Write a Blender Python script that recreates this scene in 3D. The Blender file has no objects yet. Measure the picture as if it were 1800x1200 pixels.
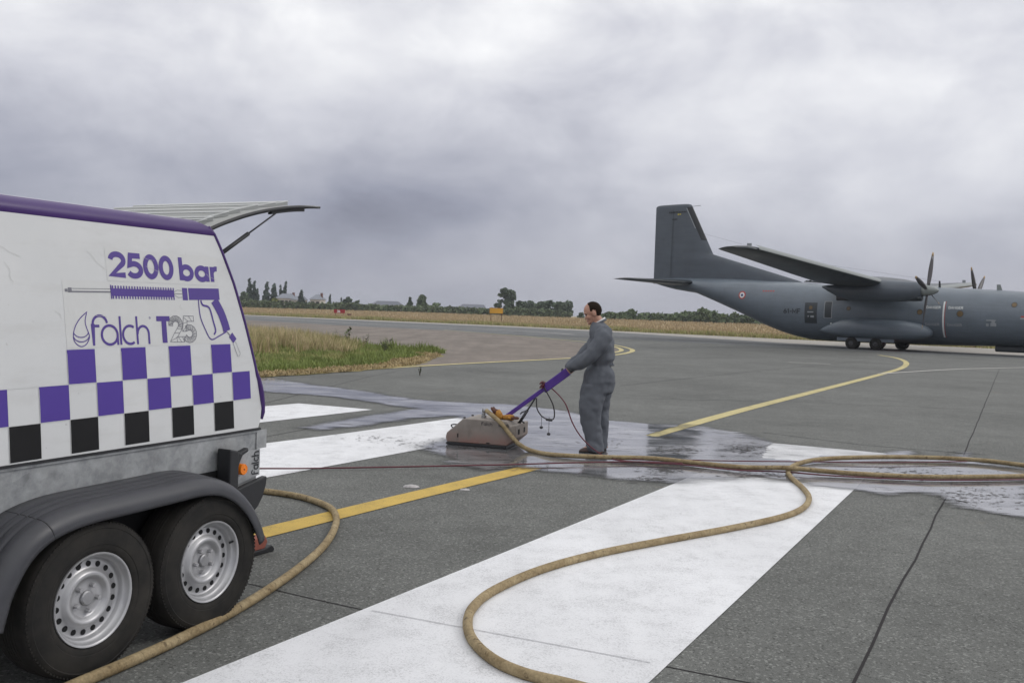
import bpy, bmesh, math, random
import numpy as np
from mathutils import Vector, Matrix, noise
R = math.radians
random.seed(7); rng = np.random.default_rng(7)
scene = bpy.context.scene
COL = scene.collection

# ------------------------------------------------------------------ camera
EYE = 1.545; FPX = 1600.0; SLOPE = 0.033; HZ = 552.0
roll = math.atan(SLOPE); pitch = math.atan((600 - HZ) * math.cos(roll) / FPX)
cF = Vector((0, math.cos(pitch), -math.sin(pitch))); cU0 = Vector((0, math.sin(pitch), math.cos(pitch))); cR0 = Vector((1, 0, 0))
cR = math.cos(roll) * cR0 + math.sin(roll) * cU0; cU = -math.sin(roll) * cR0 + math.cos(roll) * cU0
cam_d = bpy.data.cameras.new('camera'); cam = bpy.data.objects.new('camera', cam_d); COL.objects.link(cam)
cam_d.sensor_width = 36; cam_d.lens = FPX / 1800 * 36; cam_d.clip_end = 20000; cam_d.clip_start = 0.05
cam.matrix_world = Matrix(((cR.x, cU.x, -cF.x, 0), (cR.y, cU.y, -cF.y, 0), (cR.z, cU.z, -cF.z, EYE), (0, 0, 0, 1)))
scene.camera = cam

# ------------------------------------------------------------------ sky and sun
SUN = Vector((0.80, 0.06, 0.62)).normalized()
sun_d = bpy.data.lights.new('sun', 'SUN'); sun_d.energy = 0.85; sun_d.angle = R(25); sun_d.color = (1.0, 0.965, 0.92)
sun = bpy.data.objects.new('sun', sun_d); COL.objects.link(sun)
sun.rotation_euler = SUN.to_track_quat('Z', 'Y').to_euler()
world = bpy.data.worlds.new('World'); scene.world = world; world.use_nodes = True
SEED_A = (3.4, 11.5, 0); SEED_B = (0.3, 8.1, 0)
def build_world():
    nt = world.node_tree; N = nt.nodes; L = nt.links; N.clear()
    def nd(t, **k):
        n = N.new(t)
        for a, b in k.items(): setattr(n, a, b)
        return n
    def m(op, a, b=None, clamp=False):
        n = nd('ShaderNodeMath', operation=op, use_clamp=clamp)
        for i, v in enumerate((a, b)):
            if v is None: continue
            if isinstance(v, (int, float)): n.inputs[i].default_value = v
            else: L.new(v, n.inputs[i])
        return n.outputs[0]
    tc = nd('ShaderNodeTexCoord'); sep = nd('ShaderNodeSeparateXYZ'); L.new(tc.outputs['Generated'], sep.inputs[0])
    z = m('MAXIMUM', sep.outputs[2], 0.0)
    den = m('ADD', z, 0.30)
    px = m('DIVIDE', sep.outputs[0], den); py = m('DIVIDE', sep.outputs[1], den)
    cmb = nd('ShaderNodeCombineXYZ'); L.new(px, cmb.inputs[0]); L.new(py, cmb.inputs[1]); cmb.inputs[2].default_value = 3.1
    def fbm(scale, detail, rough, dist, off, flat=None):
        mp = nd('ShaderNodeMapping'); mp.inputs['Location'].default_value = off; L.new(tc.outputs['Generated'] if flat else cmb.outputs[0], mp.inputs[0])
        if flat: mp.inputs['Scale'].default_value = (1, 1, flat)
        t = nd('ShaderNodeTexNoise'); t.inputs['Scale'].default_value = scale; t.inputs['Detail'].default_value = detail
        t.inputs['Roughness'].default_value = rough; t.inputs['Distortion'].default_value = dist
        L.new(mp.outputs[0], t.inputs['Vector']); return t.outputs['Fac']
    big = fbm(2.2, 3, 0.45, 0.2, SEED_A, 2.6); mid = fbm(6.0, 7, 0.54, 0.35, SEED_B, 1.6); fine = fbm(3.0, 7, 0.55, 0.3, (2.1, 9.4, 1.0))
    c = m('ADD', m('ADD', m('MULTIPLY', m('SUBTRACT', big, 0.5), 1.5), m('MULTIPLY', m('SUBTRACT', mid, 0.5), 0.98)), m('MULTIPLY', m('SUBTRACT', fine, 0.5), 0.35))
    # overcast: bright towards the zenith, dimmer at the horizon
    base = m('ADD', 0.405, m('MULTIPLY', m('POWER', m('MINIMUM', z, 0.68), 1.15), 1.12))
    amp = m('ADD', 0.14, m('MULTIPLY', m('MINIMUM', z, 0.4), 2.3))
    lum = m('ADD', base, m('MULTIPLY', c, amp))
    lum = m('MINIMUM', m('MAXIMUM', lum, 0.20), 1.30)
    ramp = nd('ShaderNodeValToRGB'); e = ramp.color_ramp.elements
    e[0].position = 0.0; e[0].color = (0.17, 0.176, 0.232, 1); e[1].position = 1.0; e[1].color = (1.12, 1.12, 1.12, 1)
    a = ramp.color_ramp.elements.new(0.2); a.color = (0.332, 0.342, 0.425, 1)
    b = ramp.color_ramp.elements.new(0.55); b.color = (0.690, 0.695, 0.755, 1)
    L.new(m('MULTIPLY', m('SUBTRACT', lum, 0.20), 1.20, True), ramp.inputs[0])
    sky = nd('ShaderNodeTexSky'); sky.sky_type = 'NISHITA'; sky.sun_disc = False
    sky.sun_elevation = math.asin(SUN.z); sky.sun_rotation = math.atan2(SUN.x, SUN.y)
    sk = nd('ShaderNodeVectorMath', operation='SCALE'); L.new(sky.outputs[0], sk.inputs[0]); sk.inputs['Scale'].default_value = 0.10
    mix = nd('ShaderNodeMix', data_type='RGBA'); mix.inputs['Factor'].default_value = 0.93
    L.new(sk.outputs[0], mix.inputs['A']); L.new(ramp.outputs[0], mix.inputs['B'])
    bg = nd('ShaderNodeBackground'); L.new(mix.outputs['Result'], bg.inputs[0]); bg.inputs[1].default_value = 1.0
    out = nd('ShaderNodeOutputWorld'); L.new(bg.outputs[0], out.inputs[0])
build_world()
cy = scene.cycles; cy.max_bounces = 6; cy.diffuse_bounces = 3; cy.glossy_bounces = 3; cy.transmission_bounces = 4; cy.volume_bounces = 0; cy.transparent_max_bounces = 8; cy.caustics_reflective = False; cy.caustics_refractive = False
vs = scene.view_settings; vs.view_transform = 'Standard'; vs.look = 'None'; vs.exposure = 0.0; vs.gamma = 1.0; vs.use_curve_mapping = False

# ------------------------------------------------------------------ layout helpers
def ray(px, py): return cF + cR * ((px - 900) / FPX) + cU * ((600 - py) / FPX)
def gp(px, py, z=0.0):
    d = ray(px, py); t = (z - EYE) / d.z; return Vector((d.x * t, d.y * t, z))
def at(px, py, Y):
    d = ray(px, py); t = Y / d.y; return Vector((d.x * t, Y, EYE + d.z * t))

# ------------------------------------------------------------------ materials
MATS = {}
class NT:
    def __init__(s, name):
        s.m = bpy.data.materials.new(name); s.m.use_nodes = True; s.N = s.m.node_tree.nodes; s.L = s.m.node_tree.links
        s.b = s.N['Principled BSDF']; s.out = s.N['Material Output']; MATS[name] = s.m
        s.tc = s.N.new('ShaderNodeTexCoord')
    def nd(s, t, **k):
        n = s.N.new(t)
        for a, b in k.items(): setattr(n, a, b)
        return n
    def noise(s, scale, detail=4, rough=0.55, vec=None, dist=0.0, stretch=None):
        n = s.nd('ShaderNodeTexNoise'); n.inputs['Scale'].default_value = scale; n.inputs['Detail'].default_value = detail
        n.inputs['Roughness'].default_value = rough; n.inputs['Distortion'].default_value = dist
        v = vec or s.tc.outputs['Object']
        if stretch:
            mp = s.nd('ShaderNodeMapping'); mp.inputs['Scale'].default_value = stretch[:3]
            if len(stretch) > 3: mp.inputs['Rotation'].default_value = (0, 0, stretch[3])
            s.L.new(v, mp.inputs[0]); v = mp.outputs[0]
        s.L.new(v, n.inputs['Vector']); return n.outputs['Fac']
    def ramp(s, fac, stops):
        r = s.nd('ShaderNodeValToRGB'); e = r.color_ramp.elements
        while len(e) < len(stops): e.new(0.5)
        for i, (p, c) in enumerate(stops):
            e[i].position = p; e[i].color = (c, c, c, 1) if isinstance(c, (int, float)) else (*c, 1)
        s.L.new(fac, r.inputs[0]); return r.outputs[0]
    def mix(s, fac, a, b, mode='MIX'):
        n = s.nd('ShaderNodeMix', data_type='RGBA', blend_type=mode)
        for k, v in (('Factor', fac), ('A', a), ('B', b)):
            if isinstance(v, (int, float)) and k == 'Factor': n.inputs['Factor'].default_value = v
            elif isinstance(v, tuple): n.inputs[k].default_value = (*v, 1)
            else: s.L.new(v, n.inputs[k])
        return n.outputs['Result']
    def math(s, op, a, b=0.0, clamp=False):
        n = s.nd('ShaderNodeMath', operation=op, use_clamp=clamp)
        for i, v in enumerate((a, b)):
            if isinstance(v, (int, float)): n.inputs[i].default_value = v
            else: s.L.new(v, n.inputs[i])
        return n.outputs[0]
    def bump(s, h, strength=0.3, dist=0.01):
        n = s.nd('ShaderNodeBump'); n.inputs['Strength'].default_value = strength; n.inputs['Distance'].default_value = dist
        s.L.new(h, n.inputs['Height']); s.L.new(n.outputs[0], s.b.inputs['Normal'])
    def set(s, **k):
        for a, v in k.items():
            i = s.b.inputs[{'color': 'Base Color', 'rough': 'Roughness', 'metal': 'Metallic', 'spec': 'Specular IOR Level', 'alpha': 'Alpha', 'coat': 'Coat Weight'}[a]]
            if isinstance(v, (int, float)): i.default_value = v
            elif isinstance(v, tuple): i.default_value = (*v, 1)
            else: s.L.new(v, i)
        return s
def simple(name, col, rough=0.5, metal=0.0, var=0.12, scale=8.0, bump=0.0, spec=0.5, bscale=None):
    t = NT(name); n = t.noise(scale, 6, 0.6)
    c = t.mix(n, tuple(max(0, x * (1 - var * 1.6)) for x in col), tuple(min(1, x * (1 + var * 1.6)) for x in col))
    t.set(color=c, rough=t.ramp(n, [(0.2, max(0.02, rough - 0.08)), (0.8, min(1, rough + 0.1))]), metal=metal, spec=spec)
    if bump: t.bump(t.noise(bscale or scale * 6, 4), bump, 0.004)
    return t.m

def asphalt(name, col, speck=1.0, big=0.18, streak=0.0):
    t = NT(name)
    f1 = t.noise(170, 3, 0.7); f2 = t.noise(45, 5, 0.7); f3 = t.noise(0.35, 6, 0.6); f4 = t.noise(3.0, 5, 0.6)
    v = t.nd('ShaderNodeTexVoronoi'); v.inputs['Scale'].default_value = 95; t.L.new(t.tc.outputs['Object'], v.inputs['Vector'])
    vs_ = t.nd('ShaderNodeSeparateColor'); t.L.new(v.outputs['Color'], vs_.inputs[0])
    c = t.mix(t.ramp(f1, [(0.3, 0.0), (0.7, 1.0)]), tuple(x * (1 - 0.42 * speck) for x in col), tuple(x * (1 + 0.42 * speck) for x in col))
    c = t.mix(t.math('MULTIPLY', t.ramp(vs_.outputs[0], [(0.84, 0.0), (0.92, 1.0)]), 0.55 * speck), c, tuple(min(1, x * 2.3) for x in col))
    c = t.mix(t.math('MULTIPLY', t.ramp(vs_.outputs[1], [(0.86, 0.0), (0.93, 1.0)]), 0.6 * speck), c, tuple(x * 0.35 for x in col))
    c = t.mix(1.0, c, t.ramp(f2, [(0.3, 1 - 0.16), (0.7, 1 + 0.16)]), 'MULTIPLY')
    c = t.mix(1.0, c, t.ramp(f3, [(0.28, 1 - big), (0.72, 1 + big)]), 'MULTIPLY')
    c = t.mix(1.0, c, t.ramp(f4, [(0.3, 1 - big * 0.55), (0.7, 1 + big * 0.55)]), 'MULTIPLY')
    st = t.noise(0.8, 7, 0.7, dist=0.6); c = t.mix(t.math('MULTIPLY', t.ramp(st, [(0.60, 0.0), (0.70, 1.0)]), 0.28), c, tuple(x * 0.5 for x in col))
    br = t.noise(1.7, 3, 0.5); c = t.mix(t.math('MULTIPLY', t.ramp(br, [(0.70, 0.0), (0.76, 1.0)]), 0.45), c, (col[0] * 1.3, col[1] * 0.95, col[2] * 0.65))
    if streak:
        f5 = t.noise(0.9, 6, 0.6, stretch=(1, 0.12, 1, R(52)))
        c = t.mix(1.0, c, t.ramp(f5, [(0.3, 1 - streak), (0.7, 1 + streak)]), 'MULTIPLY')
    t.set(color=c, rough=0.88, spec=0.25)
    t.bump(t.math('ADD', t.math('MULTIPLY', f1, 0.6), f2), 0.55, 0.006)
    return t.m
asphalt('asphalt', (0.131, 0.134, 0.127), 1.0, 0.20)
asphalt('taxiway_asphalt', (0.135, 0.140, 0.142), 0.6, 0.10, 0.10)
asphalt('apron_concrete', (0.185, 0.160, 0.140), 0.5, 0.16, 0.20)
asphalt('pale_concrete', (0.33, 0.31, 0.28), 0.5, 0.12, 0.06)

def paint(name, col, under, wear=0.5, edge=0.0):
    t = NT(name)
    f = t.noise(120, 4, 0.8); g = t.noise(4, 7, 0.7); b = t.noise(1.1, 5, 0.6, stretch=(1, 0.18, 1, R(-30)))
    w = t.math('ADD', t.math('MULTIPLY', g, 0.35), t.math('MULTIPLY', f, 0.65))
    spots = t.ramp(w, [(0.535 - 0.06 * wear, 0.0), (0.64, 1.0 * wear)])
    c = t.mix(1.0, tuple(col), t.ramp(b, [(0.3, 0.85), (0.62, 1.02)]), 'MULTIPLY')
    d = t.noise(0.9, 7, 0.7); c = t.mix(t.math('MULTIPLY', t.ramp(d, [(0.5, 0.0), (0.75, 1.0)]), 0.13), c, tuple(under)); c = t.mix(spots, c, tuple(under))
    t.set(color=c, rough=0.7, spec=0.3); t.bump(f, 0.35, 0.004); return t.m
paint('white_paint', (0.765, 0.77, 0.79), (0.30, 0.30, 0.305), 0.72)
paint('yellow_paint', (0.60, 0.41, 0.09), (0.16, 0.13, 0.06), 0.75)
paint('pale_yellow_paint', (0.58, 0.50, 0.24), (0.20, 0.17, 0.10), 0.9)
paint('worn_white_paint', (0.55, 0.53, 0.50), (0.2, 0.19, 0.18), 1.0)
simple('joint_sealant', (0.020, 0.017, 0.018), 0.7, var=0.3, scale=30, spec=0.2); simple('faint_joint', (0.36, 0.36, 0.37), 0.8, var=0.4, scale=25)

def water():
    t = NT('water_film'); N, L = t.N, t.L
    at_ = t.nd('ShaderNodeAttribute'); at_.attribute_name = 'wet'
    n1 = t.noise(1.9, 7, 0.65, stretch=(0.6, 1.3, 1, R(8))); n2 = t.noise(55, 3, 0.6); n3 = t.noise(7.0, 6, 0.7, stretch=(0.35, 1.5, 1, R(6)))
    edge = t.math('ADD', at_.outputs['Fac'], t.math('ADD', t.math('MULTIPLY', t.math('SUBTRACT', n1, 0.5), 0.55), t.math('MULTIPLY', t.math('SUBTRACT', n3, 0.5), 0.35)))
    film = t.ramp(edge, [(0.0, 0.0), (0.16, 1.0)])
    gaps = t.math('MULTIPLY', t.ramp(n3, [(0.57, 1.0), (0.68, 0.0)]), 1.0)
    deep = t.ramp(t.math('SUBTRACT', at_.outputs['Fac'], 0.0), [(0.15, 0.0), (0.5, 0.60)])
    film = t.math('MULTIPLY', film, t.math('MAXIMUM', gaps, deep))
    gl = t.nd('ShaderNodeBsdfGlossy'); gl.inputs['Color'].default_value = (0.95, 0.95, 0.98, 1)
    L.new(t.ramp(n1, [(0.38, 0.02), (0.65, 0.20)]), gl.inputs['Roughness'])
    bmp = t.nd('ShaderNodeBump'); bmp.inputs['Strength'].default_value = 0.08; bmp.inputs['Distance'].default_value = 0.002
    L.new(n2, bmp.inputs['Height']); L.new(bmp.outputs[0], gl.inputs['Normal'])
    tr = t.nd('ShaderNodeBsdfTransparent'); tr.inputs['Color'].default_value = (0.70, 0.70, 0.71, 1)
    fr = t.nd('ShaderNodeFresnel'); fr.inputs['IOR'].default_value = 2.3
    milk_glare = t.nd('ShaderNodeBsdfDiffuse'); milk_glare.inputs['Color'].default_value = (0.52, 0.52, 0.535, 1); mk = t.nd('ShaderNodeMixShader'); L.new(t.ramp(n1, [(0.35, 0.14), (0.65, 0.50)]), mk.inputs[0]); L.new(tr.outputs[0], mk.inputs[1]); L.new(milk_glare.outputs[0], mk.inputs[2])  # pale diffuse: paint residue, plus sky reflection painted into the film
    mx = t.nd('ShaderNodeMixShader'); L.new(fr.outputs[0], mx.inputs[0]); L.new(mk.outputs[0], mx.inputs[1]); L.new(gl.outputs[0], mx.inputs[2])
    damp = t.nd('ShaderNodeBsdfTransparent'); L.new(t.ramp(t.math('ADD', edge, 0.5), [(0.36, 1.0), (0.56, 0.80)]), damp.inputs['Color'])
    mx2 = t.nd('ShaderNodeMixShader'); L.new(film, mx2.inputs[0]); L.new(damp.outputs[0], mx2.inputs[1]); L.new(mx.outputs[0], mx2.inputs[2])
    L.new(mx2.outputs[0], t.out.inputs['Surface'])
water()

def gelcoat():
    t = NT('white_gelcoat'); a = t.noise(1.3, 6, 0.65); b = t.noise(5, 6, 0.7, stretch=(0.35, 1, 1.6)); s = t.noise(26, 2, 0.5)
    c = t.mix(t.ramp(a, [(0.35, 0.0), (0.7, 1.0)]), (0.60, 0.61, 0.615), (0.68, 0.685, 0.685))
    c = t.mix(t.math('MULTIPLY', t.ramp(b, [(0.52, 0.0), (0.78, 1.0)]), 0.34), c, (0.42, 0.41, 0.39))
    c = t.mix(t.math('MULTIPLY', t.ramp(s, [(0.74, 0.0), (0.78, 1.0)]), 0.35), c, (0.30, 0.29, 0.28))
    t.set(color=c, rough=t.ramp(b, [(0.3, 0.28), (0.7, 0.42)]), spec=0.45); return t.m
gelcoat()
def galv():
    t = NT('galvanised_steel'); v = t.nd('ShaderNodeTexVoronoi'); v.inputs['Scale'].default_value = 30
    n0 = t.noise(9, 4); mp = t.mix(0.12, t.tc.outputs['Object'], n0); t.L.new(mp, v.inputs['Vector'])
    sp = t.nd('ShaderNodeSeparateColor'); t.L.new(v.outputs['Color'], sp.inputs[0])
    d = t.noise(3.5, 7, 0.75, stretch=(1, 1, 0.5)); n = t.ramp(t.noise(11, 7, 0.68), [(0.3, 0.0), (0.7, 1.0)])
    c = t.mix(t.math('ADD', t.math('MULTIPLY', sp.outputs[0], 0.22), t.math('MULTIPLY', n, 0.78)), (0.20, 0.21, 0.22), (0.50, 0.515, 0.525))
    c = t.mix(t.ramp(d, [(0.45, 0.0), (0.75, 0.55)]), c, (0.27, 0.265, 0.255))
    t.set(color=c, rough=0.55, metal=0.25); t.bump(n, 0.08, 0.002); return t.m
galv()
simple('purple_gelcoat', (0.055, 0.022, 0.135), 0.34, var=0.10, scale=5)
simple('purple_vinyl', (0.066, 0.032, 0.270), 0.5, var=0.05, scale=6)
simple('purple_print', (0.078, 0.044, 0.250), 0.45, var=0.06, scale=9)
simple('black_vinyl', (0.009, 0.009, 0.010), 0.55, var=0.3, scale=6, spec=0.25)
simple('scuff_grey', (0.50, 0.50, 0.49), 0.7)
simple('grey_print', (0.17, 0.17, 0.20), 0.5, var=0.15, scale=30)
def film():
    t = NT('clear_film'); n = t.noise(14, 5, 0.7)
    c = t.mix(n, (0.565, 0.57, 0.565), (0.645, 0.65, 0.645)); t.set(color=c, rough=0.42); return t.m
film()
simple('black_plastic', (0.017, 0.0175, 0.020), 0.5, var=0.25, scale=14, bump=0.12, bscale=160)
simple('mudguard_plastic', (0.045, 0.046, 0.053), 0.42, var=0.22, scale=9, bump=0.10, bscale=140)
def rubber():
    t = NT('tyre_rubber'); n = t.noise(6, 6, 0.65); f = t.noise(80, 3)
    c = t.mix(t.ramp(n, [(0.35, 0.0), (0.7, 1.0)]), (0.012, 0.0115, 0.011), (0.032, 0.029, 0.025))
    t.set(color=c, rough=0.82, spec=0.3); t.bump(f, 0.12, 0.003); return t.m
rubber()
simple('rim_silver', (0.44, 0.44, 0.45), 0.38, metal=0.55, var=0.12, scale=12)
simple('steel', (0.36, 0.36, 0.37), 0.42, metal=0.8, var=0.2, scale=20)
simple('dark_steel', (0.07, 0.07, 0.075), 0.5, metal=0.5, var=0.3, scale=20)
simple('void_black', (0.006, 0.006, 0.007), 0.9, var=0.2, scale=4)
simple('amber_lens', (0.85, 0.22, 0.012), 0.25, var=0.08, scale=20)
simple('red_lens', (0.35, 0.02, 0.015), 0.25, var=0.1, scale=20)
def grp_panel():
    t = NT('translucent_panel'); n = t.noise(4, 5)
    c = t.mix(n, (0.52, 0.53, 0.52), (0.60, 0.61, 0.60)); t.set(color=c, rough=0.5)
    tl = t.nd('ShaderNodeBsdfTranslucent'); t.L.new(c, tl.inputs[0]); mx = t.nd('ShaderNodeMixShader'); mx.inputs[0].default_value = 0.45
    t.L.new(t.b.outputs[0], mx.inputs[1]); t.L.new(tl.outputs[0], mx.inputs[2]); t.L.new(mx.outputs[0], t.out.inputs['Surface']); return t.m
grp_panel()
simple('rib_grey', (0.80, 0.81, 0.80), 0.5, var=0.03)
def hose_mat():
    t = NT('hose_cover'); n = t.noise(9, 6, 0.7); f = t.noise(70, 4, 0.7); d = t.noise(30, 3)
    c = t.mix(t.ramp(n, [(0.3, 0.0), (0.7, 1.0)]), (0.20, 0.145, 0.075), (0.40, 0.32, 0.19))
    c = t.mix(t.math('MULTIPLY', t.ramp(d, [(0.60, 0.0), (0.70, 1.0)]), 0.75), c, (0.085, 0.058, 0.035))
    c = t.mix(1.0, c, t.ramp(f, [(0.3, 0.72), (0.7, 1.25)]), 'MULTIPLY')
    t.set(color=c, rough=0.8, spec=0.25); t.bump(f, 0.4, 0.003); return t.m
hose_mat()
simple('red_cable', (0.105, 0.016, 0.028), 0.5, var=0.25, scale=12)
simple('black_cable', (0.03, 0.026, 0.028), 0.5, var=0.2, scale=12)

def milit(name, col, var=0.1):
    t = NT(name); a = t.noise(0.8, 6, 0.65); b = t.noise(3.5, 6, 0.7, stretch=(0.25, 1, 1.4)); 
    c = t.mix(t.ramp(a, [(0.3, 0.0), (0.7, 1.0)]), tuple(x * (1 - var) for x in col), tuple(x * (1 + var) for x in col))
    c = t.mix(t.math('MULTIPLY', t.ramp(b, [(0.50, 0.0), (0.75, 1.0)]), 0.45), c, tuple(x * 0.58 for x in col))
    w = t.nd('ShaderNodeTexBrick'); w.inputs['Scale'].default_value = 0.62; w.inputs['Mortar Size'].default_value = 0.006; w.inputs['Brick Width'].default_value = 1.3; w.inputs['Row Height'].default_value = 0.62; w.offset = 0.35
    mp = t.nd('ShaderNodeMapping'); mp.inputs['Rotation'].default_value = (R(90), 0, 0); t.L.new(t.tc.outputs['Object'], mp.inputs[0]); t.L.new(mp.outputs[0], w.inputs['Vector'])
    c = t.mix(t.math('MULTIPLY', w.outputs['Fac'], 0.30), c, tuple(x * 0.35 for x in col))
    t.set(color=c, rough=t.ramp(b, [(0.3, 0.30), (0.7, 0.45)]), spec=0.6); return t.m
milit('aircraft_grey', (0.132, 0.160, 0.192)); milit('aircraft_fin_grey', (0.078, 0.095, 0.118)); milit('aircraft_dark', (0.028, 0.036, 0.042))
simple('spinner_grey', (0.24, 0.26, 0.255), 0.45); simple('blade_grey', (0.075, 0.07, 0.075), 0.5); simple('blade_tip_yellow', (0.40, 0.27, 0.13), 0.5)
simple('window_amber', (0.16, 0.105, 0.045), 0.15, var=0.25, scale=6); simple('marking_white', (0.72, 0.74, 0.74), 0.5); simple('marking_black', (0.02, 0.022, 0.026), 0.5)
simple('marking_red', (0.45, 0.05, 0.04), 0.5); simple('marking_blue', (0.02, 0.035, 0.16), 0.5); simple('marking_yellow', (0.50, 0.42, 0.06), 0.5); simple('marking_grey', (0.32, 0.34, 0.36), 0.5)
def beacon():
    t = NT('beacon_glow'); t.set(color=(0.6, 0.02, 0.01)); t.b.inputs['Emission Color'].default_value = (1, 0.05, 0.02, 1); t.b.inputs['Emission Strength'].default_value = 9.0
beacon()
def leafmat(name, col, var=0.45, sc=0.35):
    t = NT(name); g = t.nd('ShaderNodeNewGeometry'); n = t.noise(sc, 4, 0.6, vec=g.outputs['Position']); f = t.noise(3.5, 2, 0.6, vec=g.outputs['Position'])
    c = t.mix(n, tuple(x * (1 - var) for x in col), tuple(x * (1 + var) for x in col)); c = t.mix(1.0, c, t.ramp(f, [(0.3, 0.65), (0.7, 1.35)]), 'MULTIPLY')
    t.set(color=c, rough=0.75, spec=0.2); return t.m
leafmat('leaf_dark', (0.092, 0.126, 0.078)); leafmat('leaf_mid', (0.118, 0.160, 0.080)); leafmat('leaf_hedge', (0.125, 0.158, 0.086), 0.45, 0.12)  # greens lightened and cooled, painting distance haze into the leaves
leafmat('leaf_conifer', (0.082, 0.112, 0.092)); leafmat('leaf_lime', (0.17, 0.19, 0.06), 0.2)  # conifer green carries painted haze too
leafmat('grass_green', (0.205, 0.250, 0.080), 0.35, 0.6); leafmat('grass_dry', (0.50, 0.41, 0.25), 0.22, 0.4); leafmat('grass_mixed', (0.31, 0.305, 0.13), 0.35, 0.5); leafmat('wheat', (0.40, 0.315, 0.195), 0.14, 0.08)
leafmat('thatch', (0.38, 0.30, 0.17), 0.3, 1.5); leafmat('weed_leaf', (0.10, 0.125, 0.06))
simple('bark', (0.09, 0.075, 0.06), 0.9, var=0.3, scale=12, bump=0.4)
def soil(name, a, b, sc):
    t = NT(name); n = t.noise(sc, 8, 0.65); f = t.noise(sc * 18, 4, 0.7); c = t.mix(t.ramp(n, [(0.35, 0.0), (0.65, 1.0)]), a, b); c = t.mix(1.0, c, t.ramp(f, [(0.3, 0.75), (0.7, 1.25)]), 'MULTIPLY')
    t.set(color=c, rough=0.95, spec=0.1); return t.m
soil('grass_ground', (0.20, 0.20, 0.08), (0.34, 0.27, 0.145), 0.5); soil('field_ground', (0.36, 0.285, 0.17), (0.43, 0.34, 0.215), 0.06); soil('country_ground', (0.15, 0.16, 0.07), (0.3, 0.24, 0.13), 0.02)
def cloth(name, col):
    t = NT(name); n = t.noise(7, 6, 0.6); w = t.noise(420, 2, 0.5); m_ = t.noise(26, 4, 0.6)
    c = t.mix(n, tuple(x * 0.90 for x in col), tuple(x * 1.10 for x in col)); c = t.mix(1.0, c, t.ramp(m_, [(0.3, 0.96), (0.7, 1.04)]), 'MULTIPLY'); t.set(color=c, rough=0.9, spec=0.15)
    t.bump(w, 0.15, 0.003); return t.m
cloth('coverall_cloth', (0.130, 0.140, 0.160)); cloth('white_cloth', (0.72, 0.72, 0.72))
def skin():
    t = NT('skin'); n = t.noise(18, 5); c = t.mix(n, (0.40, 0.205, 0.145), (0.52, 0.30, 0.22)); t.set(color=c, rough=0.55); t.b.inputs['Subsurface Weight'].default_value = 0.08; t.b.inputs['Subsurface Radius'].default_value = (0.01, 0.004, 0.002); return t.m
skin()
simple('hair_dark', (0.022, 0.015, 0.011), 0.9, var=0.4, scale=60, bump=0.3, bscale=180, spec=0.08)
simple('shoe_leather', (0.055, 0.028, 0.022), 0.4, var=0.3, scale=14); simple('sole_rubber', (0.02, 0.02, 0.02), 0.8)
simple('eye_dark', (0.03, 0.02, 0.015), 0.2)
def machine_paint():
    t = NT('machine_paint'); a = t.noise(4.5, 6, 0.65); b = t.noise(11, 6, 0.7, stretch=(1, 1, 0.3)); g = t.nd('ShaderNodeSeparateXYZ'); t.L.new(t.tc.outputs['Object'], g.inputs[0])
    c = t.mix(t.ramp(a, [(0.3, 0.0), (0.7, 1.0)]), (0.21, 0.185, 0.165), (0.33, 0.295, 0.265))
    low = t.math('MULTIPLY', t.ramp(g.outputs[2], [(0.03, 1.0), (0.22, 0.0)]), t.ramp(a, [(0.38, 0.1), (0.60, 1.0)]))
    c = t.mix(t.math('MULTIPLY', low, 0.72), c, (0.25, 0.085, 0.065)); c = t.mix(t.math('MULTIPLY', t.ramp(b, [(0.52, 0.0), (0.75, 1.0)]), 0.5), c, (0.16, 0.13, 0.11))
    t.set(color=c, rough=0.6, spec=0.3); t.bump(b, 0.15, 0.003); return t.m
machine_paint()
simple('purple_enamel', (0.085, 0.035, 0.26), 0.4, var=0.15, scale=12); simple('glove_orange', (0.42, 0.20, 0.035), 0.8, var=0.3, scale=25, bump=0.3); simple('glove_brown', (0.10, 0.04, 0.025), 0.8, var=0.3, scale=25)
simple('roof_slate', (0.20, 0.215, 0.25), 0.7, var=0.15, scale=2); simple('house_render', (0.50, 0.48, 0.45), 0.85, var=0.1, scale=1.0); simple('brick_red', (0.17, 0.075, 0.06), 0.85); simple('barn_roof', (0.125, 0.132, 0.16), 0.9, var=0.08, scale=0.5); simple('barn_wall', (0.42, 0.41, 0.40), 0.8); simple('window_dark', (0.02, 0.022, 0.025), 0.15)
simple('sign_red', (0.34, 0.022, 0.03), 0.6); simple('sign_yellow', (0.62, 0.33, 0.025), 0.5, var=0.15, scale=1.5); simple('post_rust', (0.16, 0.08, 0.055), 0.8)
simple('chock_red', (0.27, 0.085, 0.06), 0.75, var=0.25, scale=20); simple('plastic_scrap', (0.40, 0.38, 0.38), 0.35, var=0.4, scale=30); simple('dark_fleck', (0.06, 0.056, 0.056), 0.85, var=0.4, scale=9)

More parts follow.
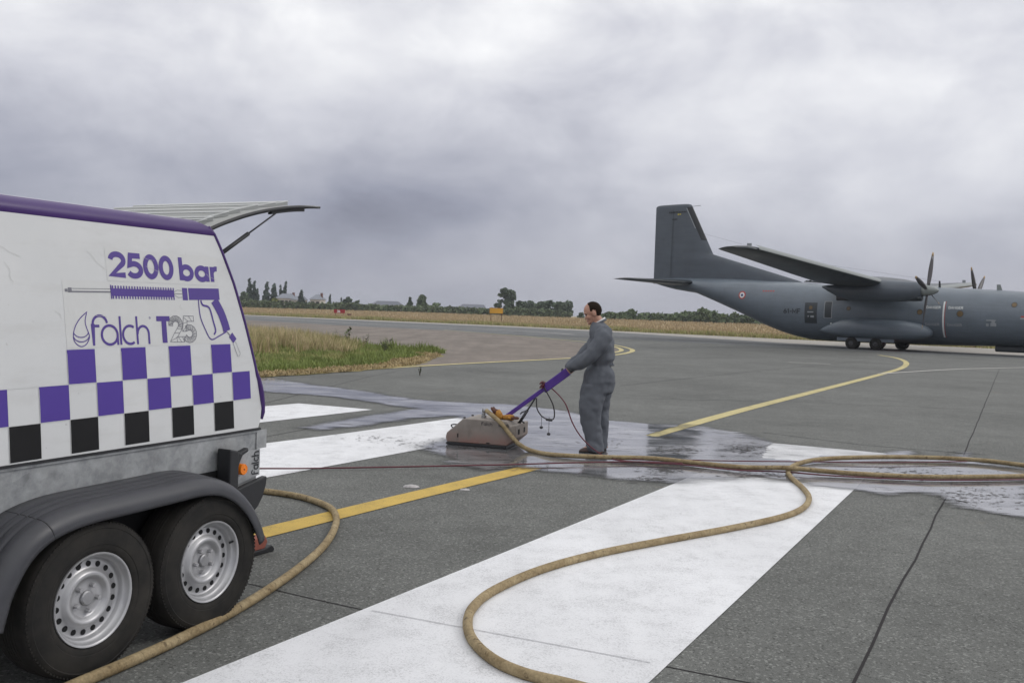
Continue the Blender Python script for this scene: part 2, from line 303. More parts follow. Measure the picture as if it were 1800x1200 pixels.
# ------------------------------------------------------------------ mesh helpers
class MB:
    def __init__(s): s.v = []; s.f = []
    def add(s, vs_, fs):
        o = len(s.v); s.v += [tuple(p) for p in vs_]; s.f += [tuple(i + o for i in f) for f in fs]; return s
    def box(s, x0, x1, y0, y1, z0, z1, M=None):
        p = [(x, y, z) for z in (z0, z1) for y in (y0, y1) for x in (x0, x1)]
        if M is not None: p = [M @ Vector(q) for q in p]
        return s.add(p, [(0, 2, 3, 1), (4, 5, 7, 6), (0, 1, 5, 4), (2, 6, 7, 3), (0, 4, 6, 2), (1, 3, 7, 5)])
    def prism(s, poly, y0, y1, axis='y'):
        n = len(poly)
        mk = {'y': lambda a, b, d: (a, d, b), 'z': lambda a, b, d: (a, b, d), 'x': lambda a, b, d: (d, a, b)}[axis]
        vs_ = [mk(a, b, y0) for a, b in poly] + [mk(a, b, y1) for a, b in poly]
        return s.add(vs_, [tuple(range(n))[::-1], tuple(range(n, 2 * n))] + [(i, (i + 1) % n, n + (i + 1) % n, n + i) for i in range(n)])
    def loft(s, rings, cap=True, closed=True):
        n = len(rings[0]); vs_ = [p for r in rings for p in r]; fs = []
        for k in range(len(rings) - 1):
            for i in range(n if closed else n - 1):
                j = (i + 1) % n; fs.append((k * n + i, k * n + j, (k + 1) * n + j, (k + 1) * n + i))
        if cap and closed: fs += [tuple(range(n))[::-1], tuple(range((len(rings) - 1) * n, len(rings) * n))]
        return s.add(vs_, fs)
    def tube(s, pts, r, n=10, cap=True):
        pts = [Vector(p) for p in pts]; rs = r if isinstance(r, (list, tuple)) else [r] * len(pts); rings = []; up = None
        for i, p in enumerate(pts):
            t = (pts[min(i + 1, len(pts) - 1)] - pts[max(i - 1, 0)]).normalized()
            if up is None: up = Vector((0, 0, 1)) if abs(t.z) < 0.9 else Vector((1, 0, 0))
            a = t.cross(up).normalized(); b = a.cross(t).normalized(); up = b
            rings.append([p + (a * math.cos(q) + b * math.sin(q)) * rs[i] for q in [2 * math.pi * k / n for k in range(n)]])
        return s.loft(rings, cap)
    def lathe(s, prof, n=32, axis='y', c=(0, 0, 0)):   # prof: (radius, along)
        c = Vector(c); rings = []
        for r, a in prof:
            ring = []
            for k in range(n):
                q = 2 * math.pi * k / n; p = (r * math.cos(q), a, r * math.sin(q))
                if axis == 'z': p = (r * math.cos(q), r * math.sin(q), a)
                if axis == 'x': p = (a, r * math.cos(q), r * math.sin(q))
                ring.append(c + Vector(p))
            rings.append(ring)
        return s.loft(rings, prof[0][0] < .04 or axis != 'y')
    def ellip(s, c, rad, nu=16, nv=10, M=None, fn=None):
        rings = []; c = Vector(c)
        for i in range(nv + 1):
            th = math.pi * i / nv; th = min(max(th, 0.02), math.pi - 0.02); ring = []
            for k in range(nu):
                ph = 2 * math.pi * k / nu
                p = Vector((rad[0] * math.sin(th) * math.cos(ph), rad[1] * math.sin(th) * math.sin(ph), rad[2] * math.cos(th)))
                if fn: p = fn(p)
                if M is not None: p = M @ p
                ring.append(c + p)
            rings.append(ring[::-1])
        return s.loft(rings, True)
    def build(s, name, mat, parent=None, smooth=False, mods=(), angle=None):
        me = bpy.data.meshes.new(name); me.from_pydata([tuple(p) for p in s.v], [], s.f); me.update()
        if smooth: me.polygons.foreach_set('use_smooth', [True] * len(me.polygons))
        if mat: me.materials.append(MATS[mat])
        o = bpy.data.objects.new(name, me); COL.objects.link(o)
        if parent is not None: o.parent = parent
        if smooth and angle is not None:
            try:
                me.set_sharp_from_angle(angle=R(angle))
            except Exception: pass
        for t, kw in mods:
            m = o.modifiers.new(t.lower(), t)
            for k, v in kw.items(): setattr(m, k, v)
        return o
def clean(o):
    bm = bmesh.new(); bm.from_mesh(o.data); bmesh.ops.recalc_face_normals(bm, faces=bm.faces); bm.to_mesh(o.data); bm.free(); return o
def tag(o, label=None, cat=None, group=None, kind=None):
    for k, v in (('label', label), ('category', cat), ('group', group), ('kind', kind)):
        if v: o[k] = v
    return o
def empty(name, loc=(0, 0, 0), rz=0.0):
    o = bpy.data.objects.new(name, None); COL.objects.link(o); o.location = loc; o.rotation_euler = (0, 0, rz); o.empty_display_size = 0.2; return o
def copy_tree(o, parent=None):
    c = o.copy(); COL.objects.link(c); c.parent = parent
    for ch in list(o.children): copy_tree(ch, c)
    return c
def spline(pts, n=8):
    pts = [Vector(p) for p in pts]; out = []
    for i in range(len(pts) - 1):
        p0, p1, p2, p3 = pts[max(i - 1, 0)], pts[i], pts[i + 1], pts[min(i + 2, len(pts) - 1)]
        for k in range(n):
            t = k / n; out.append(0.5 * ((2 * p1) + (p2 - p0) * t + (2 * p0 - 5 * p1 + 4 * p2 - p3) * t * t + (3 * p1 - p0 - 3 * p2 + p3) * t ** 3))
    out.append(pts[-1]); return out

# stroke lettering -----------------------------------------------------------
def arc(cx, cy, rx, ry, a0, a1, n=14): return [(cx + rx * math.cos(R(a0 + (a1 - a0) * i / n)), cy + ry * math.sin(R(a0 + (a1 - a0) * i / n))) for i in range(n + 1)]
GL = {
 '2': ([arc(.30, .68, .24, .24, 175, -38) + [(.09, .09), (.58, .09)]], .64),
 '5': ([[(.54, .91), (.17, .91), (.12, .53)] + arc(.29, .33, .25, .25, 118, -150, 18)], .64),
 '0': ([arc(.30, .5, .22, .41, 90, 450, 28)], .62),
 '6': ([arc(.30, .30, .22, .22, 0, 360, 22), [(.10, .38), (.40, .93)]], .62),
 '1': ([[(.08, .75), (.25, .92), (.25, .0)]], .42), '-': ([[(.05, .42), (.35, .42)]], .42),
 'b': ([[(.09, 1.0), (.09, .0)], arc(.34, .34, .25, .26, 0, 360, 24)], .72),
 'a': ([arc(.34, .34, .25, .26, 0, 360, 24), [(.61, .68), (.61, .0)]], .76),
 'r': ([[(.09, .68), (.09, .0)], arc(.30, .36, .21, .24, 165, 75, 8)], .42),
 'e': ([[(.10, .36), (.58, .36)] + arc(.34, .34, .25, .26, 0, 310, 20)], .68),
 'l': ([[(.08, 1.0), (.08, .0)]], .24),
 'c': ([arc(.36, .34, .27, .27, 48, 312, 20)], .62),
 'h': ([[(.08, 1.0), (.08, .0)], arc(.32, .36, .24, .24, 178, 0, 14) + [(.56, .0)]], .70),
 'f': ([[(.10, .0), (.10, .72)] + arc(.34, .72, .24, .22, 180, 20, 12), [(.10, .60), (.42, .60)]], .56),
 'T': ([[(.0, .91), (.62, .91)], [(.31, .84), (.31, .0)]], .66),
 'D': ([[(.08, .0), (.08, .94), (.28, .94)] + arc(.28, .5, .27, .44, 90, -90, 14) + [(.08, .06)]], .66),
 'A': ([[(.02, .0), (.31, .96), (.60, .0)], [(.14, .32), (.48, .32)]], .66), 'N': ([[(.07, .0), (.07, .95), (.55, .05), (.55, 1.0)]], .68),
 'G': ([arc(.36, .5, .28, .43, 45, 320, 18) + [(.60, .46), (.38, .46)]], .72), 'E': ([[(.52, .94), (.08, .94), (.08, .06), (.52, .06)], [(.08, .5), (.46, .5)]], .60),
 'R': ([[(.08, .0), (.08, .94), (.30, .94)] + arc(.30, .70, .22, .24, 90, -90, 10) + [(.10, .46)], [(.30, .46), (.56, .0)]], .66),
 'M': ([[(.07, .0), (.07, .95), (.37, .25), (.67, .95), (.67, .0)]], .80), 'F': ([[(.08, .0), (.08, .94), (.52, .94)], [(.08, .5), (.44, .5)]], .58),
 'w': ([[(.03, .66), (.2, .04), (.36, .6), (.52, .04), (.69, .66)]], .76), ' ': ([], .34)}
def stroke2d(pl, w):
    n = len(pl); closed = n > 3 and (abs(pl[0][0] - pl[-1][0]) + abs(pl[0][1] - pl[-1][1]) < 1e-6); L_, Rr = [], []
    for i, (x, y) in enumerate(pl):
        def dirn(a, b):
            dx, dy = b[0] - a[0], b[1] - a[1]; d = math.hypot(dx, dy) or 1; return dx / d, dy / d
        dp = dirn(pl[i - 1], pl[i]) if i > 0 else (dirn(pl[-2], pl[-1]) if closed else None)
        dn = dirn(pl[i], pl[i + 1]) if i < n - 1 else (dirn(pl[0], pl[1]) if closed else None)
        dp = dp or dn; dn = dn or dp
        tx, ty = dp[0] + dn[0], dp[1] + dn[1]; d = math.hypot(tx, ty) or 1; tx, ty = tx / d, ty / d
        k = min(1.8, 1 / max(0.35, tx * dn[0] + ty * dn[1])); nx, ny = -ty * w / 2 * k, tx * w / 2 * k
        L_.append((x + nx, y + ny)); Rr.append((x - nx, y - ny))
    return L_, Rr
def stroke(mb, pl, w, fmap, lift=0.0):
    L_, Rr = stroke2d(pl, w); n = len(pl)
    mb.add([fmap(x, y, lift) for x, y in L_] + [fmap(x, y, lift) for x, y in Rr], [(i, n + i, n + i + 1, i + 1) for i in range(n - 1)])
def text(mb, s, x, y, h, w, fmap, sx=1.0, lift=0.0, step=0.0002, width=None):
    """letters h tall with strokes w wide, starting at (x, y); width stretches the line to a given length"""
    adv = sum(GL[c][1] for c in s)
    if width: sx = width / (adv * h)
    cx = x; k = 0
    for c in s:
        for pl in GL[c][0]:
            stroke(mb, [(cx + a * h * sx, y + b * h) for a, b in pl], w, fmap, lift + step * k); k = (k + 1) % 4
        cx += GL[c][1] * h * sx
    return cx

# ================================================================== SETTING
def sheet(name, pts, z, mat, parent=None, kind='structure'):
    mb = MB(); mb.add([(p[0], p[1], z) for p in pts], [tuple(range(len(pts)))])
    o = mb.build(name, mat, parent); bm = bmesh.new(); bm.from_mesh(o.data)
    for f in bm.faces:
        if f.normal.z < 0: f.normal_flip()
    bmesh.ops.triangulate(bm, faces=bm.faces); bm.to_mesh(o.data); bm.free()
    if parent is None: o['kind'] = kind
    return o
def px_sheet(name, pxs, z, mat, parent=None, rough=0.0, n=1, kind='structure'):
    pts = [gp(*p) for p in pxs]
    if n > 1:
        out = []
        for i in range(len(pts)):
            a, b = pts[i], pts[(i + 1) % len(pts)]
            for k in range(n):
                p = a.lerp(b, k / n); d = noise.noise_vector(p * 2.3 + Vector((3, 1, 7))) * rough + noise.noise_vector(p * 8.0) * rough * 0.5
                out.append(Vector((p.x + d.x, p.y + d.y * 1.6, 0)))
        pts = out
    return sheet(name, pts, z, mat, parent, kind)
def strip(name, pts, w, z, mat, parent=None):
    L_, Rr = stroke2d([(p[0], p[1]) for p in pts], w); n = len(pts); mb = MB()
    mb.add([(x, y, z) for x, y in Rr] + [(x, y, z) for x, y in L_], [(i, i + 1, n + i + 1, n + i) for i in range(n - 1)])
    o = mb.build(name, mat, parent)
    if parent is None: o['kind'] = 'structure'
    return o

sheet('ground', [(-6000, -300), (6000, -300), (6000, 9000), (-6000, 9000)], -0.12, 'country_ground')
EDGE = [(-420, 385), (-200, 258), (-44, 149), (0, 118), (28.6, 86), (42, 74), (100, 22), (160, -32)]
def yedge(x):
    for (x0, y0), (x1, y1) in zip(EDGE, EDGE[1:]):
        if x <= x1: return y0 + (y1 - y0) * (x - x0) / (x1 - x0)
    return EDGE[-1][1]
def fieldz(x, y):
    d = max(0.0, y - yedge(x)); t = min(1, d / 130.0); return -0.02 + 0.95 * (t * t * (3 - 2 * t)) * 0.6 + 0.95 * t * 0.4
def make_field():
    xs = np.linspace(-420, 160, 90); ds = np.concatenate([np.linspace(-3, 0, 2), np.linspace(4, 150, 24), np.array([200, 300, 450, 700, 1200])]); v = []; f = []
    for d in ds:
        for x in xs:
            y = yedge(x) + d; z = -0.06 if d < 0 else fieldz(x, y) + 0.06 * noise.noise(Vector((x * .05, y * .05, 0))) * min(1, max(0, d) / 20)
            v.append((x, y, z))
    n = len(xs)
    for i in range(len(ds) - 1):
        for j in range(n - 1): f.append((i * n + j, i * n + j + 1, (i + 1) * n + j + 1, (i + 1) * n + j))
    mb = MB(); mb.add(v, f); tag(mb.build('field', 'field_ground', None, True), kind='structure')
make_field()
tarmac = sheet('tarmac', [(-60, -30), (160, -32)] + [(x, y) for x, y in EDGE[::-1]][1:-1] + [(-250, 280), (-60, 120)], 0.0, 'asphalt')
# far taxiway with its pale shoulder
shoulder = sheet('taxiway_shoulder', [(x, y) for x, y in EDGE[1:-1]] + [(100, 2), (42, 49), (29.4, 58), (20, 70), (10, 94), (0, 105), (-40, 134), (-200, 250)], 0.002, 'pale_concrete')
taxiway = sheet('taxiway', [(-200, 250), (-40, 136.5), (0, 107), (11, 95), (21, 71.5), (30, 59.5), (43, 49.2), (43, 47), (30, 50), (21, 55), (14, 60), (8, 66), (-2, 70), (-16, 84), (-40, 104), (-200, 205)], 0.004, 'taxiway_asphalt')
apron = px_sheet('apron', [(470, 661), (640, 650), (715, 645), (850, 638), (980, 631), (1060, 625), (1088, 619), (1084, 612), (1050, 606), (985, 598), (900, 590), (780, 580.5), (600, 572), (420, 562)], 0.006, 'apron_concrete', None, 0.05, 4)
# markings -----------------------------------------------------------
px_sheet('white_marking', [(320, 1200.5), (1185, 850), (1350, 778), (1560, 797), (1500, 862), (1140, 1200.5)][0:6], 0.004, 'white_paint', tarmac)
big = gp(320, 1200); big2 = gp(1140, 1200)
dv = (gp(1185, 850) - big).normalized() * 3.2
sheet('white_marking', [big - dv, big2 - dv, (big2.x - dv.x * 0.001, big2.y - dv.y * 0.001), (big.x - dv.x * 0.001, big.y - dv.y * 0.001)], 0.004, 'white_paint', tarmac)
px_sheet('white_marking', [(380, 855), (473, 838.6), (730, 791.5), (820, 773), (905, 757), (960, 748), (1000, 740), (1040, 746), (808, 733), (601, 762), (472, 778.6), (380, 792)][0:7] + [(905, 738), (808, 734), (601, 762.4), (472, 778.6), (380, 790.5)], 0.004, 'white_paint', tarmac)
px_sheet('white_marking', [(380, 752), (455, 743), (655, 720), (525, 709), (455, 715), (380, 722)], 0.004, 'white_paint', tarmac)
strip('yellow_line', [gp(440, 942), gp(465, 936), gp(700, 878), gp(938, 821)], 0.23, 0.005, 'yellow_paint', tarmac)
strip('yellow_line', spline([gp(1140, 767), gp(1300, 722), gp(1440, 686), gp(1555, 656), gp(1588, 645), gp(1592, 636), gp(1575, 629), gp(1545, 624)], 8), 0.22, 0.005, 'pale_yellow_paint', tarmac)
strip('pale_line', spline([gp(1546, 657), gp(1600, 653.5), gp(1680, 649), gp(1750, 647), gp(1830, 645.5)], 6), 0.16, 0.008, 'worn_white_paint', tarmac)
strip('yellow_line', spline([gp(560, 656), gp(715, 645), gp(850, 637.5), gp(980, 631), gp(1070, 625), gp(1106, 619.5), gp(1110, 614), gp(1085, 607.5), gp(1050, 603), gp(985, 597), gp(900, 589.5), gp(780, 580)], 8), 0.24, 0.010, 'pale_yellow_paint', tarmac)
strip('yellow_line', spline([gp(1060, 622), gp(1086, 618.5), gp(1092, 614.5), gp(1078, 609), gp(1050, 605.5)], 8), 0.22, 0.010, 'pale_yellow_paint', tarmac)
strip('pale_line', [gp(1386, 636.5), gp(1425, 638), gp(1460, 640)], 0.16, 0.006, 'worn_white_paint', tarmac)
strip('pale_line', spline([gp(300, 551), gp(426, 556.5), gp(640, 569), gp(900, 581), gp(1010, 588)], 6), 0.45, 0.010, 'worn_white_paint', tarmac)
# joints in the pavement ------------------------------------------------
def joint(pxs, w=0.022, z=0.002, mat='joint_sealant'):
    p = [gp(*q) for q in pxs]; out = []
    for a, b in zip(p, p[1:]):
        m = max(2, int((b - a).length / 0.5))
        for k in range(m):
            q = a.lerp(b, k / m); out.append((q.x + 0.015 * noise.noise(q * 1.9), q.y + 0.02 * noise.noise(q * 1.9 + Vector((5, 5, 5)))))
    out.append((p[-1].x, p[-1].y)); strip('joint_line', out, w, z, mat, tarmac)
joint([(1493, 1215), (1590, 1018), (1665, 870), (1757, 648)], 0.014)
joint([(425, 1024), (520, 1046), (646, 1073)], 0.010); joint([(652, 1074.5), (1143, 1166)], 0.005, 0.0075, 'faint_joint'); joint([(1146, 1166.5), (1345, 1205)], 0.010)
joint([(455, 770), (600, 742), (720, 722)], 0.02)
joint([(1090, 678), (1300, 655), (1530, 633)], 0.03); joint([(1100, 700), (1400, 706), (1760, 722)], 0.022); joint([(780, 650), (1020, 661), (1400, 672)], 0.022)
joint([(1150, 618), (1400, 640), (1640, 655)], 0.05, .0045); joint([(440, 715), (640, 664), (700, 652)], 0.02)
joint([(1340, 760), (1520, 782), (1740, 800)], 0.018)
# rain-free wet film left by the cleaning -----------------------------------
WET = [[(440, 662), (480, 665), (560, 677), (650, 689), (730, 702), (800, 707), (900, 711), (990, 721), (1075, 739), (1140, 744), (1230, 748), (1340, 769), (1365, 778), (1480, 792), (1560, 795), (1600, 793), (1612, 800), (1660, 801), (1700, 794), (1716, 801), (1738, 815), (1830, 828), (1830, 915),
    (1780, 909), (1700, 894), (1660, 889), (1645, 872), (1600, 869), (1560, 873), (1500, 863), (1420, 853), (1330, 842), (1240, 846), (1190, 852), (1110, 846), (1060, 840), (950, 831), (905, 824), (850, 828), (800, 820), (770, 800), (730, 785), (800, 765), (850, 750), (820, 738), (740, 722), (660, 709), (560, 696), (440, 688)],
    [(700, 722), (760, 713), (860, 716), (900, 726), (800, 733), (730, 737), (640, 750), (560, 758), (520, 752), (600, 738)]]
def wet_film():
    step = .055; xs = np.arange(-6.6, 9.6, step); ys = np.arange(7.0, 21.5, step); X, Y = np.meshgrid(xs, ys); best = np.full(X.shape, -9.0)
    for poly in WET:
        P = np.array([tuple(gp(*p))[:2] for p in poly]); ins = np.zeros(X.shape, bool); d2 = np.full(X.shape, 1e9); n = len(P); j = n - 1
        for i in range(n):
            (ax, ay), (bx, by) = P[j], P[i]
            c = ((by > Y) != (ay > Y)) & (X < (ax - bx) * (Y - by) / (ay - by + 1e-12) + bx); ins ^= c
            t = np.clip(((X - ax) * (bx - ax) + (Y - ay) * (by - ay)) / ((bx - ax) ** 2 + (by - ay) ** 2 + 1e-12), 0, 1); d2 = np.minimum(d2, (X - ax - t * (bx - ax)) ** 2 + (Y - ay - t * (by - ay)) ** 2); j = i
        best = np.maximum(best, np.where(ins, 1, -1) * np.sqrt(d2))
    D = np.array([tuple(gp(*p))[:2] for p in [(1362, 775), (1560, 796), (1548, 805), (1450, 801), (1405, 811), (1335, 806), (1345, 786)]]); ins = np.zeros(X.shape, bool); j = len(D) - 1
    for i in range(len(D)):
        (ax, ay), (bx, by) = D[j], D[i]; ins ^= ((by > Y) != (ay > Y)) & (X < (ax - bx) * (Y - by) / (ay - by + 1e-12) + bx); j = i
    best = np.where(ins, np.minimum(best, -.035), best)
    ya, yb = gp(1150, 766), gp(1290, 726); t = np.clip(((X - ya.x) * (yb.x - ya.x) + (Y - ya.y) * (yb.y - ya.y)) / ((yb.x - ya.x) ** 2 + (yb.y - ya.y) ** 2), 0, 1); dl = np.hypot(X - ya.x - t * (yb.x - ya.x), Y - ya.y - t * (yb.y - ya.y)); best = np.where(dl < .12, np.minimum(best, -.01), best)                 # nearly dry end of the stripe
    nx = len(xs); keep = best > -.55; idx = -np.ones(X.shape, int); idx[keep] = np.arange(keep.sum())
    q = keep[:-1, :-1] & keep[1:, :-1] & keep[:-1, 1:] & keep[1:, 1:]; a, b = np.nonzero(q)
    faces = np.stack([idx[a, b], idx[a, b + 1], idx[a + 1, b + 1], idx[a + 1, b]], 1).tolist(); co = np.stack([X[keep], Y[keep], np.full(keep.sum(), .0095)], 1).tolist()
    m = MB(); m.v = [tuple(c) for c in co]; m.f = [tuple(f_) for f_ in faces]; o = m.build('wet_patch', 'water_film'); at_ = o.data.attributes.new('wet', 'FLOAT', 'POINT'); at_.data.foreach_set('value', best[keep].astype(np.float32)); tag(o, kind='structure')
wet_film()
# wet-area flecks: lifted paint and dirt, partly dark reflections painted in
def flecks(regions, n, name):
    mb = MB()
    for (x0, x1, y0, y1, dens) in regions:
        for _ in range(int(n * dens)):
            p = gp(random.gauss((x0 + x1) / 2, (x1 - x0) / 4.2), random.gauss((y0 + y1) / 2, (y1 - y0) / 4.2)); s = random.uniform(0.003, 0.013) * random.uniform(0.5, 1.5); a = random.uniform(0, 6.3)
            z = 0.011 + random.uniform(0, 0.003); e = random.uniform(1.0, 4.0)
            q = [(p.x + s * e * math.cos(a + b) * (1 if i % 2 else 0.5), p.y + s * math.sin(a + b), z) for i, b in enumerate((0, 1.3, 2.6, 3.9, 5.2))]
            mb.add(q, [(0, 1, 2, 3, 4)])
    return tag(clean(mb.build(name, 'dark_fleck')), 'dark flecks of scraped paint and painted-in dark reflections in the wet film', 'flecks and reflections', kind='stuff')
flecks([(1135, 1240, 782, 800, 1.2), (1270, 1350, 780, 802, 1.6), (1130, 1210, 815, 835, 1.3), (1100, 1180, 838, 850, 0.5), (650, 850, 770, 792, 0.7), (600, 720, 764, 778, 0.35), (780, 850, 785, 792, 0.7), (1480, 1700, 815, 850, 1.0), (1640, 1790, 850, 900, 1.2), (1250, 1400, 828, 842, 0.8), (850, 950, 800, 835, 0.4), (1150, 1190, 765, 772, 0.4), (1000, 1100, 770, 790, 0.3)], 170, 'flecks_and_reflections')
# grass ------------------------------------------------------------------
ISL = [(-2.45, 32), (-2.55, 28), (-2.7, 25.6), (-4.0, 22.0), (-5.4, 19.4), (-9, 15.8), (-30, 9), (-60, 20), (-60, 80), (-25, 56), (-13, 45.5), (-7.5, 40.3), (-4.4, 36.6), (-3.0, 34.5)]
def inpoly(x, y, P):
    c = False; j = len(P) - 1
    for i in range(len(P)):
        if (P[i][1] > y) != (P[j][1] > y) and x < (P[j][0] - P[i][0]) * (y - P[i][1]) / (P[j][1] - P[i][1]) + P[i][0]: c = not c
        j = i
    return c
def edged(x, y, P):
    b = 1e9
    for i in range(len(P)):
        ax, ay = P[i - 1]; bx, by = P[i]; dx, dy = bx - ax, by - ay; t = max(0, min(1, ((x - ax) * dx + (y - ay) * dy) / (dx * dx + dy * dy))); b = min(b, math.hypot(x - ax - t * dx, y - ay - t * dy))
    return b
isl_pts = []
for i in range(len(ISL)):
    a, b = Vector((*ISL[i - 1], 0)), Vector((*ISL[i], 0))
    for k in range(8):
        p = a.lerp(b, k / 8); d = noise.noise_vector(p * 1.7) * 0.22; isl_pts.append((p.x + d.x, p.y + d.y))
sheet('grass_verge', isl_pts, 0.012, 'grass_ground')
def blades(name, mat, pts, label):
    """pts: x, y, z, height, width, lean"""
    v = []; f = []
    for (x, y, z, h, w, l) in pts:
        a = random.uniform(0, 6.283); c, s_ = math.cos(a), math.sin(a); b = random.uniform(0, 6.283); lx, ly = l * math.cos(b), l * math.sin(b); o = len(v)
        v += [(x - c * w, y - s_ * w, z), (x + c * w, y + s_ * w, z), (x + lx * .4 + c * w * .6, y + ly * .4 + s_ * w * .6, z + h * .6), (x + lx * .4 - c * w * .6, y + ly * .4 - s_ * w * .6, z + h * .6), (x + lx, y + ly, z + h)]
        f += [(o, o + 1, o + 2, o + 3), (o + 3, o + 2, o + 4)]
    mb = MB(); mb.v = v; mb.f = f; return tag(mb.build(name, mat), label, 'grass', kind='stuff')
G_, D_, M_, T_ = [], [], [], []
tries = 0
while len(G_) + len(D_) + len(M_) + len(T_) < 62000 and tries < 400000:
    tries += 1; y = 14 + 36 * random.random() ** 1.3; x = random.uniform(-0.42 * y - 1, -2.3)
    if not inpoly(x, y, ISL): continue
    e = edged(x, y, ISL); q = noise.noise(Vector((x * .45, y * .3, 1))); q2 = noise.noise(Vector((x * 1.4, y * .9, 4)))
    front = (y - 19.4) - 0.55 * (x + 5.4) * 1.9      # distance behind the near edge
    tall = max(0, min(1, (e - 1.6) / 3.2)) * max(0.0, min(1, (-x - 3.2) / 3.0))
    if e < 0.9 + q * 0.7: T_.append((x, y, .02, random.uniform(.03, .10), .02, random.uniform(0, .1)))
    elif y > 28.5 + q * 5 - 0.12 * (x + 6) and tall > .25:
        h = (.30 + .42 * tall) * random.uniform(.7, 1.25)
        (D_ if random.random() < .72 + q * .5 else M_).append((x, y, .02, h, .010 + .006 * random.random(), random.uniform(.05, .28)))
    elif q2 > .02 or e < 2.0: G_.append((x, y, .02, random.uniform(.07, .20) + .22 * max(0, q2) * min(1, e), .016, random.uniform(.02, .14)))
    else: M_.append((x, y, .02, random.uniform(.08, .26), .013, random.uniform(.03, .16)))
# bushier green clumps near the tip
for cx, cy, r, h in [(-3.3, 33.5, .9, .45), (-4.4, 33, 1.0, .55), (-5.6, 32.2, 1.1, .6), (-6.6, 33.6, .9, .7), (-7.8, 30.5, 1.3, .45), (-9.0, 31.5, 1.2, .5), (-3.7, 30.5, .8, .28), (-6.0, 28.5, 1.1, .32), (-10.2, 28, 1.2, .35), (-8.2, 25.5, 1.1, .26), (-3.0, 34.2, .5, .3)]:
    for _ in range(420):
        a = random.uniform(0, 6.28); d = r * random.random() ** .6; G_.append((cx + d * math.cos(a), cy + d * math.sin(a), .02, h * (1.1 - d / r * .7) * random.uniform(.5, 1.1), .02, random.uniform(.03, .2)))
blades('green_grass', 'grass_green', G_, 'low green grass covering the near side of the verge'); blades('dry_grass', 'grass_dry', D_, 'tall dry yellow grass at the back of the verge')
blades('mixed_grass', 'grass_mixed', M_, 'half dry grass mixed through the verge'); blades('dead_thatch', 'thatch', T_, 'short dead straw along the verge edge')
FG, FD = [], []
for _ in range(30000):
    x = random.uniform(-62, 48); ye = yedge(x); d = random.random() ** 1.6 * 16; y = ye + d; q = noise.noise(Vector((x * .12, y * .12, 2)))
    if d < 5.5 + 3 * q: FG.append((x, y, fieldz(x, y) - .02, random.uniform(.2, .55) + .3 * max(0, q), .05, random.uniform(.03, .25))) if random.random() < .8 else FD.append((x, y, fieldz(x, y) - .02, random.uniform(.3, .6), .04, .2))
    else: FD.append((x, y, fieldz(x, y) - .02, random.uniform(.3, .65), .05, random.uniform(.03, .2)))
for _ in range(26000):
    x = random.uniform(-85, 75); y = yedge(x) + random.uniform(8, 120); FD.append((x, y, fieldz(x, y) - .02, random.uniform(.35, .6), .10, random.uniform(.03, .2)))
blades('field_fringe_grass', 'grass_mixed', FG, 'rough green grass fringe along the far edge of the taxiway'); blades('field_grass', 'wheat', FD, 'pale dry field grass beyond the taxiway')

# ------------------------------------------------------------------ plants behind
def leaves(mb, blobs, n, size):
    vol = [b[3] * b[4] * b[5] for b in blobs]; tot = sum(vol) ** 1.0
    for b, vv in zip(blobs, vol):
        for _ in range(max(6, int(n * vv / tot))):
            while True:
                d = Vector((random.uniform(-1, 1), random.uniform(-1, 1), random.uniform(-1, 1)))
                if d.length <= 1 and d.length > random.random() * .75: break
            k = 0.82 + 0.36 * noise.noise(Vector((d.x * 2 + b[0], d.y * 2 + b[1], d.z * 2 + b[2])))
            c = Vector((b[0] + d.x * b[3] * k, b[1] + d.y * b[4] * k, b[2] + d.z * b[5] * k)); s = size * random.uniform(.55, 1.3)
            a = Vector((random.gauss(0, 1), random.gauss(0, 1), random.gauss(0, 1))).normalized(); t = a.orthogonal().normalized(); u = a.cross(t)
            mb.add([c - t * s - u * s * .3, c - u * s * .8, c + t * s, c + u * s * .9], [(0, 1, 2, 3)])
def hgt(px, D): return HZ + SLOPE * (px - 900)
def bgp(px, D):
    x = (px - 900) / FPX * D; return x, D
def zt(px, py, D): return EYE + (hgt(px, D) - py) / FPX * D
